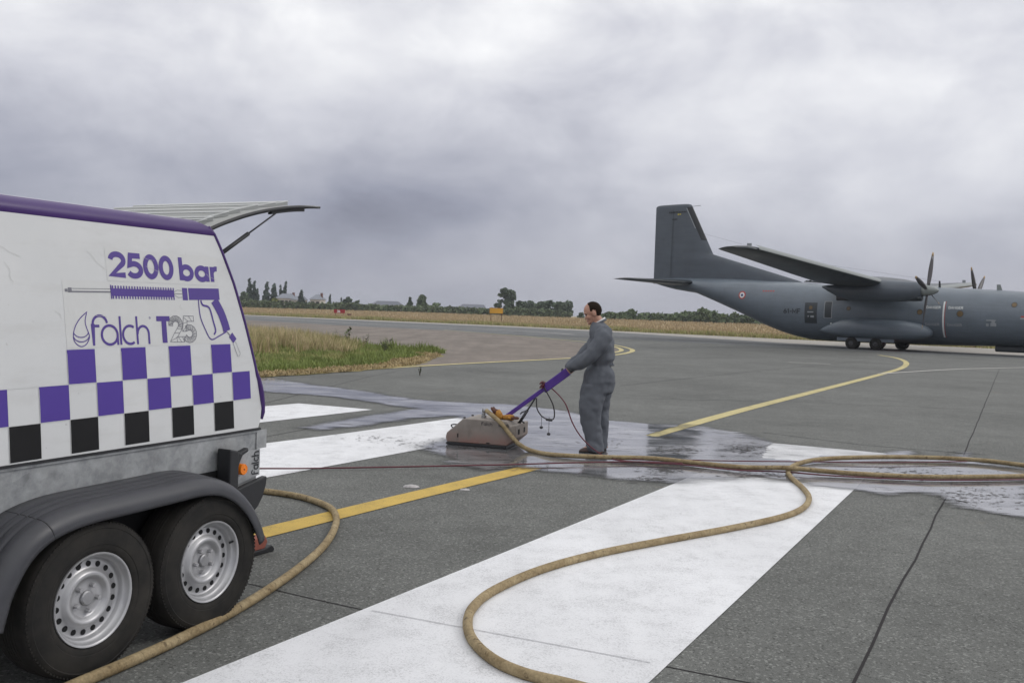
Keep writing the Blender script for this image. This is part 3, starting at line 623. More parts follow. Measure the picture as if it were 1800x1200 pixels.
def tree(name, px, top, D, wpx, label, leaf='leaf_dark', kind='round', n=900, size=.5, cat='tree', group=None, base=None, blobs=None):
    x, y = bgp(px, D); z0 = fieldz(x, y); z1 = zt(px, top, D); H = z1 - z0; w = wpx / FPX * D / 2
    r = empty(name, (x, y, z0)); tag(r, label, cat, group)
    tr = MB(); th = H * (.55 if kind != 'bush' else .35)
    tr.tube([(0, 0, -.2), (.05 * w, 0, th * .5), (-.04 * w, .1, th)], [H * .022 + .05, H * .017 + .04, H * .008 + .03], 7)
    for _ in range(5):
        a = random.uniform(0, 6.28); q = random.uniform(.45, .95); tr.tube([(0, 0, th * q), (w * .5 * math.cos(a), w * .5 * math.sin(a), th * q + H * .18)], [H * .008 + .03, .03], 5)
    tr.build('trunk', 'bark', r, True)
    bl = []
    if blobs: bl = [(a * w, 0 + random.uniform(-.3, .3) * w, b * H, c * w, c * w, d * H) for a, b, c, d in blobs]
    elif kind == 'poplar':
        for k in range(9): q = k / 8; bl.append((random.uniform(-.14, .14) * w, random.uniform(-.1, .1) * w, H * (.12 + .80 * q), w * (1.05 - .75 * q ** 1.5) * random.uniform(.75, 1), w * (1 - .7 * q), H * .12))
    elif kind == 'cone':
        for k in range(8): q = k / 7; bl.append((random.uniform(-.1, .1) * w, 0, H * (.1 + .84 * q), w * (1.0 - .88 * q), w * (1 - .88 * q), H * .085))
    else:
        for k in range(10): a = random.uniform(0, 6.28); q = random.uniform(.15, .62); bl.append((w * q * math.cos(a), w * q * math.sin(a), H * random.uniform(.32, .8), w * random.uniform(.32, .5), w * .45, H * random.uniform(.13, .2)))
        bl.append((0, 0, H * .82, w * .5, w * .5, H * .17)); bl.append((0, 0, H * .3, w * .85, w * .8, H * .25))
    mb = MB(); leaves(mb, bl, n, size); mb.build('crown', leaf, r); return r
def hedge(pts, D, label, n, leaf='leaf_hedge', size=.42, depth=3.0):
    """pts: (px, top) along the hedge"""
    x0, _ = bgp(pts[0][0], D); r = empty('hedge', (0, 0, 0)); tag(r, label, 'hedge', 'hedges along the field edge'); mb = MB(); bl = []; st = MB(); px = pts[0][0]
    while px < pts[-1][0]:
        for (a, ta), (b, tb) in zip(pts, pts[1:]):
            if a <= px <= b: top = ta + (tb - ta) * (px - a) / (b - a)
        x, y = bgp(px, D); z0 = fieldz(x, y); H = max(.6, zt(px, top, D) - z0) * random.uniform(.82, 1.05); w = random.uniform(1.1, 2.2)
        yy = y + random.uniform(-depth, depth) * .5
        bl.append((x, yy, z0 + H * .62, w, w, H * .40)); bl.append((x + random.uniform(-1, 1), yy - .4, z0 + H * .26, w * 1.1, w, H * .32))
        st.tube([(x, yy, z0 - .2), (x + random.uniform(-.3, .3), yy, z0 + H * .6)], [.07, .03], 5); px += random.uniform(5, 11) * 250 / D
    leaves(mb, bl, n, size); mb.build('foliage', leaf, r); tag(st.build('stems', 'bark', r), kind='stuff'); return r
hedge([(360, 520), (424, 524), (470, 527), (560, 530), (640, 532), (690, 536), (760, 536), (830, 540)], 262, 'long dark hedge left of the yellow sign in front of the houses', 9000)
hedge([(830, 540), (880, 541), (930, 540), (985, 544), (1004, 549)], 258, 'low scrubby hedge below the wood right of the yellow sign', 4200)
hedge([(1055, 550), (1090, 546), (1150, 547), (1190, 549), (1225, 543), (1262, 547), (1300, 552), (1345, 554), (1420, 566)], 235, 'green hedge between the man and the aircraft tail', 6500, 'leaf_mid')
g = 'poplars behind the houses'
tree('poplar_tree', 437, 490, 300, 15, 'tallest leftmost poplar just right of the trailer', 'leaf_conifer', 'poplar', 800, .5, group=g)
tree('poplar_tree', 445, 492, 302, 11, 'narrow poplar second from the left', 'leaf_conifer', 'poplar', 520, .45, group=g)
tree('poplar_tree', 450, 508, 298, 10, 'short pointed poplar third from the left', 'leaf_conifer', 'poplar', 450, .45, group=g)
tree('poplar_tree', 466, 496, 300, 17, 'broad dark poplar fourth from the left', 'leaf_conifer', 'poplar', 800, .5, group=g)
tree('poplar_tree', 479, 499, 301, 19, 'forked poplar fifth from the left', 'leaf_conifer', 'poplar', 700, .5, group=g)
tree('poplar_tree', 491, 498, 304, 10, 'slim poplar left of the last tall one above the grey roof', 'leaf_conifer', 'poplar', 420, .42, group=g)
tree('poplar_tree', 499, 495, 303, 15, 'rightmost tall poplar above the grey roof', 'leaf_conifer', 'poplar', 650, .5, group=g)
tree('broadleaf_tree', 427, 511, 290, 22, 'round tree at the foot of the leftmost poplars', 'leaf_dark', n=800)
tree('conifer_tree', 527, 508, 285, 20, 'spiky conifer between the two houses', 'leaf_conifer', 'cone', 700, .5)
tree('bush', 480, 522, 270, 14, 'lime green bush in front of the grey roofed house', 'leaf_lime', 'bush', 350, .4, 'bush')
tree('conifer_tree', 578, 517, 285, 9, 'small pointed conifer right of the red chimney', 'leaf_conifer', 'cone', 320, .42); tree('conifer_tree', 598, 523, 285, 6, 'tiny pointed conifer beside the dark round tree', 'leaf_conifer', 'cone', 200, .36)
tree('broadleaf_tree', 610, 522, 266, 20, 'dark round tree above the red sign', 'leaf_dark', n=700); tree('bush', 622, 534, 262, 18, 'dark bush just right of the red sign', 'leaf_dark', 'bush', 420, .4, 'bush')
tree('broadleaf_tree', 626, 528, 290, 12, 'low round tree left of the long barn', 'leaf_dark', n=300); tree('broadleaf_tree', 718, 523, 275, 15, 'small pointed tree right of the long barn', 'leaf_dark', 'poplar', 450)
tree('broadleaf_tree', 741, 517, 278, 26, 'open crowned tree between the two barns', 'leaf_mid', n=900); tree('bush', 765, 531, 276, 24, 'spreading bush at the foot of the open crowned tree', 'leaf_mid', 'bush', 400, .42, 'bush')
tree('broadleaf_tree', 888, 508, 268, 38, 'tall gappy tree above the yellow sign', 'leaf_dark', n=1500, size=.55, blobs=[(-.2, .93, .42, .09), (.25, .86, .5, .12), (-.45, .78, .35, .07), (.45, .70, .5, .13), (-.1, .72, .3, .07), (-.55, .55, .3, .06), (.2, .52, .55, .12), (-.75, .38, .42, .09), (.3, .32, .6, .16), (.0, .15, .5, .13)])
for i, (px, top, w, lb) in enumerate([(912, 528, 24, 'leftmost round tree of the wood beside the tall tree'), (930, 527, 26, 'second round tree of the wood behind the low hedge'), (948, 529, 24, 'middle round tree of the wood behind the low hedge'), (965, 527, 26, 'fourth round tree of the wood left of the man'), (982, 529, 24, 'fifth round tree of the wood left of the man'), (996, 528, 20, 'rightmost tree of the wood nearest the man')]):
    tree('broadleaf_tree', px, top, 275 + 3 * (i % 2), w * 1.25, lb, 'leaf_dark', n=800, size=.5, group='trees of the small wood')
tree('bush', 1020, 549, 240, 16, 'low bush just left of the man', 'leaf_dark', 'bush', 250, .36, 'bush')
tree('bush', 1108, 542, 236, 26, 'rounded bush right of the man', 'leaf_mid', 'bush', 500, .4, 'bush'); tree('bush', 1234, 540, 232, 34, 'large rounded bush below the aircraft tail', 'leaf_mid', 'bush', 800, .42, 'bush'); tree('bush', 1290, 548, 232, 24, 'bush just left of where the aircraft belly hides the hedge', 'leaf_mid', 'bush', 400, .4, 'bush')
# houses and barns
def house(name, pxl, pxr, ridge, eave, D, label, wall='house_render', roof='roof_slate', depth=8, hip=0.0, chim=(), wins=0, cat='house'):
    xl, xr = bgp(pxl, D)[0], bgp(pxr, D)[0]; pm = (pxl + pxr) / 2; ze, zr = zt(pm, eave, D), zt(pm, ridge, D); cx = (xl + xr) / 2; z0 = fieldz(cx, D) - .2; w = (xr - xl) / 2
    r = empty(name, (cx, D, z0)); tag(r, label, cat); ze -= z0; zr -= z0
    MB().box(-w, w, 0, depth, 0, ze).build('wall', wall, r)
    mb = MB(); o = .35; a = [(-w - o, -o, ze - .02), (w + o, -o, ze - .02), (w + o, depth + o, ze - .02), (-w - o, depth + o, ze - .02), (-w - o + hip, depth / 2, zr), (w + o - hip, depth / 2, zr)]
    mb.add(a, [(0, 1, 5, 4), (2, 3, 4, 5), (1, 2, 5), (3, 0, 4), (3, 2, 1, 0)]); rf = mb.build('roof', roof, r)
    for cxp, ht in chim: MB().box(cxp * w - .35, cxp * w + .35, depth / 2 - .3, depth / 2 + .3, zr - 1.0, zr + ht * .5).build('chimney', 'brick_red', rf)
    for k in range(wins):
        xw = -w + (k + .5) * 2 * w / wins; MB().box(xw - .45, xw + .45, -.04, .03, ze * .35, ze * .8).build('window', 'window_dark', r)
    return r
house('country_house', 484, 512, 515.5, 524, 292, 'pale house with grey slate roof below the tall poplars', hip=1.2, chim=((.75, .8),), wins=4)
house('country_house', 510, 528, 520, 527, 291, 'low grey roofed wing right of the poplar house', hip=.3, wins=3)
house('country_house', 543, 561, 517, 526, 290, 'small steep roofed house with a red brick chimney', hip=1.4, chim=((.75, 1.0),), wins=2)
house('farm_barn', 650, 698, 528.5, 536, 330, 'long low barn with pale grey roof behind the hedge', 'barn_wall', 'barn_roof', 18, 1.5, wins=0, cat='barn')
house('farm_barn', 806, 850, 534.5, 541, 380, 'more distant long barn just left of the yellow sign', 'barn_wall', 'barn_roof', 18, 1.0, wins=0, cat='barn')
# signs in the field
def sign():
    D = 150; a = at(587, 543.5, D); b = at(606, 550.5, D); z0 = fieldz(a.x, D); r = empty('taxiway_sign', ((a.x + b.x) / 2, D, z0)); tag(r, 'low red sign with two white digits beside the left bushes', 'sign')
    w = (b.x - a.x) / 2; zt_, zb = a.z - z0, b.z - z0
    MB().box(-w, w, 0, .25, zb, zt_).build('panel', 'sign_red', r)
    m = MB(); text(m, '26', -.38, zb + .08, .42, .10, lambda x, y, l: (x, -.006 - l, y)); m.build('digits', 'marking_white', r)
    for s in (-.7, .7): MB().box(s * w - .04, s * w + .04, .08, .16, -.3, zb).build('post', 'post_rust', r)
    c = at(614, 547, D); k = empty('marker_box', (c.x, D, fieldz(c.x, D))); tag(k, 'small dark brown box in the grass right of the red sign', 'marker box')
    MB().box(-.32, .32, 0, .4, -.1, .62).box(-.37, .37, -.05, .45, .62, .70).build('body', 'post_rust', k)
    D = 140; a = at(861, 541, D); b = at(884, 551, D); z0 = fieldz(a.x, D); r = empty('taxiway_sign', ((a.x + b.x) / 2, D, z0)); tag(r, 'yellow rectangular sign on two posts in the field', 'sign'); w = (b.x - a.x) / 2
    MB().box(-w, w, 0, .12, b.z - z0, a.z - z0).build('panel', 'sign_yellow', r)
    f = MB(); f.box(-w - .05, -w, -.02, .14, b.z - z0 - .04, a.z - z0 + .04).box(w, w + .05, -.02, .14, b.z - z0 - .04, a.z - z0 + .04).box(-w, w, -.02, .14, a.z - z0, a.z - z0 + .04).box(-w, w, -.02, .14, b.z - z0 - .04, b.z - z0); f.build('frame', 'post_rust', r)
    for s in (-.8, .8): MB().box(s * w - .05, s * w + .05, .03, .10, -.3, b.z - z0 - .04).build('post', 'post_rust', r)
sign()

# ================================================================== TRAILER
TW = 1.90                                       # width over the tyres
def sof(v): return .20 + .06 * (v - .87) + .06 * (v - .87) ** 2
def shr(u): return .009 * (u - .5)
def side(u, v, l=0.0): return (u, sof(v) - .0018 - l, v + shr(u))
REAR = [(.86, 1.215), (.909, 1.237), (.968, 1.263), (1.076, 1.25), (1.231, 1.216), (1.444, 1.161), (1.652, 1.10), (1.809, 1.038), (1.895, .998), (1.928, .975), (1.945, .935), (1.965, .88), (2.2, .87)]
def urear(v):
    for (a, ua), (b, ub) in zip(REAR, REAR[1:]):
        if v <= b: return ua + (ub - ua) * (v - a) / (b - a)
    return .87
def build_trailer():
    T = empty('pump_trailer', (-1.6746, 3.682, 0), math.atan2(.91029, .41398)); tag(T, 'white twin axle trailer with purple and black checker band and open rear hatch', 'trailer')
    UF = -1.95
    def grid(prof, name, mat, u0=UF, du=0.0, n=26, thick=None):
        vs_, fs = [], []
        for (off, v) in prof:
            ur = urear(v) + du
            for j in range(n + 1): u = u0 + (ur - u0) * j / n; vs_.append((u, off, v + shr(u)))
        for i in range(len(prof) - 1):
            for j in range(n): a = i * (n + 1) + j; fs.append((a, a + 1, a + n + 2, a + n + 1))
        m = MB(); m.add(vs_, fs); return m
    vs_side = [.885, .93, 1.0, 1.1, 1.2, 1.3, 1.4, 1.5, 1.6, 1.7, 1.8, 1.85, 1.895]
    near = [(sof(v), v) for v in vs_side]; s0 = sof(1.895)
    roofp = [(s0 + .045, 1.962), (s0 + .12, 1.975), (s0 + .3, 1.992), (.95, 2.0)]
    trimp = [(s0 - .001, 1.893), (s0 - .004, 1.905), (s0 - .002, 1.922), (s0 + .008, 1.940), (s0 + .024, 1.955), (s0 + .05, 1.966)]
    far = lambda p: [(TW - o, v) for o, v in p][::-1]
    solid = [('SOLIDIFY', dict(thickness=.02, offset=0.0))]
    m = grid(near, 'side', None); m.build('side_panel', 'white_gelcoat', T, True)
    grid(far(near), 'side', None).build('side_panel', 'white_gelcoat', T, True)
    grid(roofp + far(roofp)[1:], 'roof', None).build('roof', 'white_gelcoat', T, True)
    grid(trimp, 'trim', None, du=.006).build('roof_trim', 'purple_gelcoat', T, True); grid(far(trimp), 'trim', None, du=.006).build('roof_trim', 'purple_gelcoat', T, True)
    # front wall, dark interior, floor
    fr = MB(); prof = near + trimp + roofp; ring = [(UF, o, v + shr(UF)) for o, v in prof] + [(UF, TW - o, v + shr(UF)) for o, v in prof[::-1]]; fr.add(ring, [tuple(range(len(ring)))]); fr.build('front_wall', 'white_gelcoat', T)
    it = MB(); pts = [(urear(v) - .05, sof(v) + .02, v + .004) for v in vs_side]; n = len(pts); it.add(pts + [(a, TW - b, c) for a, b, c in pts], [(i, i + 1, n + i + 1, n + i) for i in range(n - 1)]); it.build('bay_shade_panel', 'void_black', T)  # flat black panel paints in the shade of the open interior
    # purple edging along the rear contour
    for s in (0, 1):
        pts = [(urear(v) + .003 + (.006 if v < 1.15 else 0), (sof(v) + .002) if s == 0 else TW - sof(v) - .002, v + shr(1.1)) for v in np.linspace(.93, 1.935, 30)]
        m = MB(); m.tube(pts, [.009 if p[2] > 1.2 else .009 + .008 * math.sin(min(1, (1.2 - p[2]) / .25) * 3.14) for p in pts], 8); m.build('edge_trim', 'purple_gelcoat', T, True)
    # checker band: separate vinyl squares
    U0, P = .050, .1412
    rows = [(1.1925, 1.337, 0, [0, 2, 4, 6], 'purple_vinyl'), (1.0455, 1.1910, 1, [-11, -9, -7, -5, -3, -1, 1, 3, 5, 7], 'purple_vinyl'), (.9020, 1.0440, 0, [-12, -10, -8, -6, -4, -2, 0, 2, 4, 6], 'black_vinyl')]
    for v0, v1, _, ks, mt in rows:
        for k in ks:
            m = MB(); a, b = U0 + k * P, U0 + (k + 1) * P; 
            if k == 7: b -= .006
            q = 4; m.add([side(a, v0 + (v1 - v0) * i / q) for i in range(q + 1)] + [side(b, v0 + (v1 - v0) * i / q) for i in range(q + 1)], [(i, q + 1 + i, q + 2 + i, i + 1) for i in range(q)])
            m.build('checker_square', mt, T)
    # thin seams between vinyl squares
    m = MB()
    for v in (1.1917, 1.0448): stroke(m, [(-1.6 + .14 * i, v) for i in range(21)], .0016, side, .0004)
    for k in range(-12, 8): stroke(m, [(U0 + k * P, .902 + .07 * i) for i in range(5 if k < 0 else (7 if k < 8 else 5))], .0014, side, .0006)
    m.build('vinyl_seam', 'clear_film', T)
    # clear backing films of the stickers
    def filmpatch(poly):
        m = MB(); us = [p[0] for p in poly]; u0, u1 = min(us), max(us); v0, v1 = min(p[1] for p in poly), max(p[1] for p in poly); q = 6
        m.add([side(u0, v0 + (v1 - v0) * i / q, -.001) for i in range(q + 1)] + [side(u1, v0 + (v1 - v0) * i / q, -.001) for i in range(q + 1)], [(i, q + 1 + i, q + 2 + i, i + 1) for i in range(q)]); m.build('sticker_film', 'clear_film', T)
    filmpatch([(.052, 1.342), (.99, 1.632)]); filmpatch([(.288, 1.636), (.985, 1.782)])
    # lettering
    m = MB(); B = .0256
    text(m, '2500', .304, 1.655, .112, B, side, width=.385); m2 = text(m, 'bar', .722, 1.655, .112, B, side, width=.272); m.build('pressure_lettering', 'purple_print', T)
    m = MB(); w = .0115; l = 0
    fal = [[(.190, 1.351), (.190, 1.445)] + arc(.228, 1.445, .038, .036, 180, 5, 12), [(.186, 1.436), (.224, 1.436)], arc(.277, 1.396, .043, .042, 0, 360, 26), [(.320, 1.396), (.320, 1.351)], [(.337, 1.479), (.337, 1.351)], arc(.390, 1.395, .040, .041, 55, 305, 18), [(.432, 1.479), (.432, 1.351)], arc(.467, 1.398, .033, .036, 180, 0, 12) + [(.500, 1.351)]]
    for k, pl in enumerate(fal): stroke(m, pl, w, side, .0002 * (k % 3))
    drop = [[(.164, 1.497), (.128, 1.470), (.100, 1.435), (.087, 1.395), (.095, 1.366), (.122, 1.349), (.150, 1.358), (.168, 1.385), (.166, 1.405), (.156, 1.432), (.152, 1.460), (.164, 1.497)], arc(.127, 1.418, .040, .030, 195, 345, 10), arc(.127, 1.399, .041, .030, 195, 345, 10)]
    for k, pl in enumerate(drop): stroke(m, spline([(a, b, 0) for a, b in pl], 3) and [(p.x, p.y) for p in spline([(a, b, 0) for a, b in pl], 3)], .0042, side, .0002 * k)
    stroke(m, arc(.512, 1.472, .004, .004, 0, 360, 10), .0018, side)
    m.build('maker_logo', 'purple_print', T)
    m = MB(); stroke(m, [(.551, 1.468), (.634, 1.468)], .024, side); stroke(m, [(.596, 1.456), (.596, 1.354)], .030, side, .0003); m.build('model_letter', 'purple_print', T)
    m = MB()                                     # hatched outlined 25
    def outline(pl, w, hatch):
        L_, Rr = stroke2d(pl, w); stroke(m, L_ + Rr[::-1] + [L_[0]], .0026, side, .0003)
        n = len(pl)
        for i in range(hatch):
            t = (i + .5) / hatch * (n - 1); k = int(t); fz = t - k; k2 = min(k + 1, n - 1)
            a = (L_[k][0] + (L_[k2][0] - L_[k][0]) * fz, L_[k][1] + (L_[k2][1] - L_[k][1]) * fz); t2 = min(n - 1, t + n / hatch * .8); k = int(t2); fz = t2 - k; k2 = min(k + 1, n - 1)
            b = (Rr[k][0] + (Rr[k2][0] - Rr[k][0]) * fz, Rr[k][1] + (Rr[k2][1] - Rr[k][1]) * fz); stroke(m, [a, b], .0022, side, .0005)
    def dense(pl, n=8): return [(pl[i][0] + (pl[i + 1][0] - pl[i][0]) * k / n, pl[i][1] + (pl[i + 1][1] - pl[i][1]) * k / n) for i in range(len(pl) - 1) for k in range(n)] + [pl[-1]]
    outline(dense(arc(.670, 1.440, .032, .029, 190, -35, 8) + [(.650, 1.368), (.722, 1.368)], 3), .026, 26)
    outline(dense([(.790, 1.468), (.735, 1.468), (.728, 1.420)] + arc(.757, 1.395, .034, .031, 125, -150, 10), 3), .026, 28); m.build('model_digits', 'grey_print', T)
    # picture of the lance
    m = MB(); grey = MB()
    for v in (1.594, 1.580): stroke(grey, [(.085, v + .002), (.30, v + .006)], .0022, side)
    stroke(grey, [(.085, 1.583), (.30, 1.5865)], .006, side, .0003); stroke(grey, [(.062, 1.588), (.076, 1.588)], .012, side); stroke(grey, [(.078, 1.590), (.096, 1.590)], .020, side, .0004)
    stroke(grey, [(.678, 1.598), (.70, 1.606), (.728, 1.604)], .0022, side); stroke(grey, [(.678, 1.582), (.70, 1.570), (.728, 1.572)], .0022, side); stroke(grey, [(.678, 1.588), (.728, 1.588)], .003, side)
    stroke(m, [(.304, 1.586), (.674, 1.588)], .034, side)
    for i in range(24): u = .312 + i * .0157; stroke(m, [(u, 1.557 + .00004 * i), (u, 1.616)], .0075, side, .0004)
    stroke(m, [(.302, 1.556), (.302, 1.618)], .006, side, .0006)
    stroke(m, [(.730, 1.588), (.748, 1.588), (.764, 1.588)], .060, side); stroke(m, [(.771, 1.589), (.985, 1.593)], .058, side)
    grip = spline([(.945, 1.562, 0), (.985, 1.500, 0), (1.010, 1.440, 0), (1.020, 1.405, 0)], 5); stroke(m, [(p.x, p.y) for p in grip], .052, side, .0003)
    gd = spline([(.834, 1.562, 0), (.838, 1.480, 0), (.866, 1.414, 0), (.902, 1.364, 0), (.960, 1.380, 0), (1.018, 1.402, 0)], 5); stroke(m, [(p.x, p.y) for p in gd], .0062, side, .0006)
    tg = spline([(.850, 1.559, 0), (.862, 1.536, 0), (.905, 1.522, 0), (.927, 1.452, 0), (.938, 1.408, 0), (.925, 1.388, 0)], 5); stroke(m, [(p.x, p.y) for p in tg], .010, side, .0004)
    stroke(m, [(1.046, 1.385), (1.075, 1.352)], .034, side); stroke(grey, [(1.022, 1.400), (1.044, 1.378)], .006, side); stroke(grey, [(1.060, 1.340), (1.090, 1.270)], .0025, side); stroke(grey, [(1.078, 1.350), (1.110, 1.285), (1.095, 1.268)], .0018, side)
    m.build('lance_picture', 'purple_print', T); tag(grey.build('lance_outline', 'grey_print', T), kind='stuff')
    # scuffs and scratches round the lettering
    for k in range(9):
        u, v = random.uniform(-.3, 1.0), random.uniform(1.40, 1.80); a = random.gauss(-.9, .5); l = random.uniform(.02, .12); m = MB(); n = 6
        stroke(m, [(u + l * i / n * math.cos(a) + .006 * math.sin(i * 1.3 + k), v + l * i / n * math.sin(a)) for i in range(n + 1)], .0013, side, .0009); m.build('scuff_mark', 'scuff_grey', T)
    # chassis
    m = MB(); m.box(UF, 1.235, .215, .225, .56, .868).box(UF, 1.235, .205, .24, .866, .876); m.build('chassis_side', 'galvanised_steel', T)
    MB().box(UF, 1.235, TW - .225, TW - .215, .56, .868).build('chassis_side', 'galvanised_steel', T)
    m = MB(); m.prism([(1.225, .775), (1.305, .775), (1.305, .874), (1.225, .874)], .208, .214).prism([(1.05, .60), (1.248, .635), (1.248, .774), (1.05, .774)], .203, .2085); m.build('corner_plate', 'galvanised_steel', T)
    MB().box(UF, 1.245, .198, .232, .8775, .8895).build('rubber_seal', 'black_plastic', T)
    MB().box(1.20, 1.235, .226, TW - .226, .58, .80).build('rear_beam', 'galvanised_steel', T)
    MB().box(UF, 1.19, .23, TW - .23, .80, .86).build('floor', 'dark_steel', T)
    m = MB(); m.box(UF, 1.1, .42, .50, .50, .79).box(UF, 1.1, TW - .50, TW - .42, .50, .79); m.build('frame_rail', 'galvanised_steel', T)
    MB().box(UF - 1.4, UF, .88, 1.02, .5, .6).build('drawbar', 'galvanised_steel', T)
    jm = MB(); jm.tube([(UF - 1.1, .8, 1.0), (UF - 1.1, .8, .18)], .03, 12).lathe([(.02, -.03), (.10, -.03), (.10, .03), (.02, .03)], 20, 'y', (UF - 1.1, .8, .10)); jm.build('jockey_wheel', 'dark_steel', T)
    # vertical maker name on the corner plate
    def vert(x, y, l): return (1.238 - (y), .2015 - l, .640 + x)
    m = MB(); text(m, 'falch', 0, 0, .058, .0075, vert, width=.128); m.build('corner_lettering', 'marking_black', T)
    # rear lamp housing with amber side reflector
    m = MB(); m.prism([(.918, .600), (.985, .600), (.985, .800), (.918, .818)], .115, .2015).prism([(.985, .800), (1.06, .775), (1.035, .735), (.985, .60)], .150, .2012).prism([(1.02, .775), (1.115, .800), (1.115, .778), (1.03, .748)], .165, .2008); m.build('lamp_housing', 'black_plastic', T, False, [('BEVEL', dict(width=.008, segments=2))])
    rf = MB(); rf.lathe([(.001, .166), (.026, .166), (.029, .170), (.029, .2005)], 24, 'y', (1.083, 0, .688)); rf.build('side_reflector', 'amber_lens', T, True, angle=40); r2 = MB(); r2.lathe([(.001, .1645), (.004, .1645), (.004, .168)], 10, 'y', (1.083, 0, .688)); r2.build('reflector_screw', 'black_plastic', T)
    m = MB(); m.prism([(1.0, .585), (1.262, .628), (1.266, .618), (1.258, .575), (1.235, .52), (1.20, .475), (1.15, .44), (1.0, .44)], .165, .20); m.build('corner_buffer', 'black_plastic', T, False, [('BEVEL', dict(width=.008, segments=2))])
    MB().box(1.236, 1.25, 1.55, 1.72, .60, .70).build('tail_lamp', 'red_lens', T)
    # mudguards
    path = [(-.455, .33), (-.445, .37), (-.41, .47), (-.34, .575), (-.25, .640), (-.13, .672), (0, .682), (.2, .684), (.4, .686), (.56, .688), (.68, .672), (.80, .618), (.90, .53), (.965, .44), (1.005, .355)]
    pp = spline([(a, b, 0) for a, b in path], 4)
    sec = [(-.034, -.030), (-.036, -.012), (-.030, .012), (-.012, .034), (.012, .044), (.036, .048), (.044, .042), (.052, .049), (.082, .052), (.090, .046), (.098, .053), (.126, .055), (.134, .049), (.142, .056), (.212, .058)]
    def guard(fy, nm):
        rings = []
        for i, p in enumerate(pp):
            t = (pp[min(i + 1, len(pp) - 1)] - pp[max(i - 1, 0)]).normalized(); nx, nz = -t.y, t.x
            rings.append([(p.x + nx * h, fy(o), p.y + nz * h) for o, h in sec])
        m = MB(); m.loft(rings, False, False); return m.build('mudguard', 'mudguard_plastic', T, True, [('SOLIDIFY', dict(thickness=.007, offset=0.0))])
    g = guard(lambda o: o, 'near'); guard(lambda o: TW - o, 'far')
    # moulding joint across the near mudguard
    i = 17; p = pp[i]; t = (pp[i + 1] - pp[i - 1]).normalized(); nx, nz = -t.y, t.x; m = MB(); m.tube([(p.x + nx * (h + .002), o - .002, p.y + nz * (h + .002)) for o, h in sec], .0028, 6); m.build('mudguard_seam', 'black_plastic', g)
    back_sheet = MB(); back_sheet.box(-.42, .98, .213, .2145, .30, .70); back_sheet.build('wheel_back_sheet', 'void_black', T)  # flat black sheet behind the near wheels
    MB().box(-.1, .8, .24, TW - .24, .28, .38).build('axle_beam', 'dark_steel', T)
    # wheels
    def wheel(u, flip):
        W = empty('wheel', (u, 0 if not flip else TW, .3235)); W.parent = T
        if flip: W.rotation_euler = (0, 0, math.pi)
        m = MB(); m.lathe([(.186, .05), (.190, .010), (.197, .001), (.215, -.006), (.222, -.0055), (.225, -.008), (.262, -.011), (.288, -.006), (.292, -.0085), (.300, -.005), (.313, .004), (.3185, .018), (.3215, .036), (.322, .095), (.3215, .155), (.315, .180), (.285, .200), (.20, .195), (.17, .18)], 72); m.build('tyre', 'tyre_rubber', W, True, angle=35)
        m = MB()
        for k in range(110):
            M = Matrix.Rotation(2 * math.pi * k / 110, 4, 'Y'); m.box(-.0042, .0042, .0, .030, .294, .3140, M)
        for yy in (.062, .078, .094, .110, .126): m.lathe([(.3205, yy), (.3235, yy + .001), (.3235, yy + .010), (.3205, yy + .011)], 60)
        tag(m.build('tread', 'tyre_rubber', W), kind='stuff')
        rim = MB(); rim.lathe([(.189, .012), (.1925, .002), (.1905, -.002), (.184, -.001), (.180, .006), (.178, .020), (.170, .026), (.166, .030), (.164, .045), (.158, .052), (.150, .053), (.128, .050), (.120, .044), (.112, .032), (.104, .027), (.096, .027), (.088, .033), (.080, .046), (.074, .052), (.046, .052), (.040, .050), (.001, .050)], 56); rim.build('rim', 'rim_silver', W, True, angle=60)
        for k in range(18 if not flip else 0):
            h = MB(); a = 2 * math.pi * (k + .3) / 18; h.lathe([(.0005, .0500), (.0120, .0495), (.0127, .0535)], 12, 'y', (.1395 * math.cos(a), 0, .1395 * math.sin(a))); h.build('vent_hole_disc', 'void_black', W)  # black discs on the rim paint in the dark of its holes
        for k in range(5):
            a = 2 * math.pi * (k + .12) / 5; m = MB(); m.lathe([(.001, .030), (.0085, .031), (.0105, .036), (.0105, .052)], 6, 'y', (.054 * math.cos(a), 0, .054 * math.sin(a))); m.build('wheel_nut', 'rim_silver', W)
        m = MB(); m.lathe([(.001, .034), (.026, .035), (.031, .040), (.032, .052)], 24); m.build('hub_cap', 'steel', W, True, angle=40)
        m = MB(); m.tube([(-.10, .030, .13), (-.112, .012, .138)], [.006, .0045], 8); m.build('valve', 'black_plastic', W)
        return W
    for u, a in ((.007, .35), (.672, 1.9)):
        w = wheel(u, False)
        for ch in w.children: ch.rotation_euler = (0, a, 0)
    for u in (.007, .672): wheel(u, True)
    # rear hatch, hinged open
    HP = [(.955, 1.930), (1.03, 1.962), (1.10, 1.989), (1.23, 2.034), (1.365, 2.073), (1.51, 2.106), (1.66, 2.133), (1.80, 2.150), (1.90, 2.157)]
    hp = spline([(a, 0, b) for a, b in HP], 3); o0, o1 = .335, TW - .335
    m = MB(); m.loft([[(p.x, o, p.z) for o in np.linspace(o0, o1, 12)] for p in hp], False, False); hatch = m.build('rear_hatch', 'translucent_panel', T, True, [('SOLIDIFY', dict(thickness=.006, offset=0.0))])
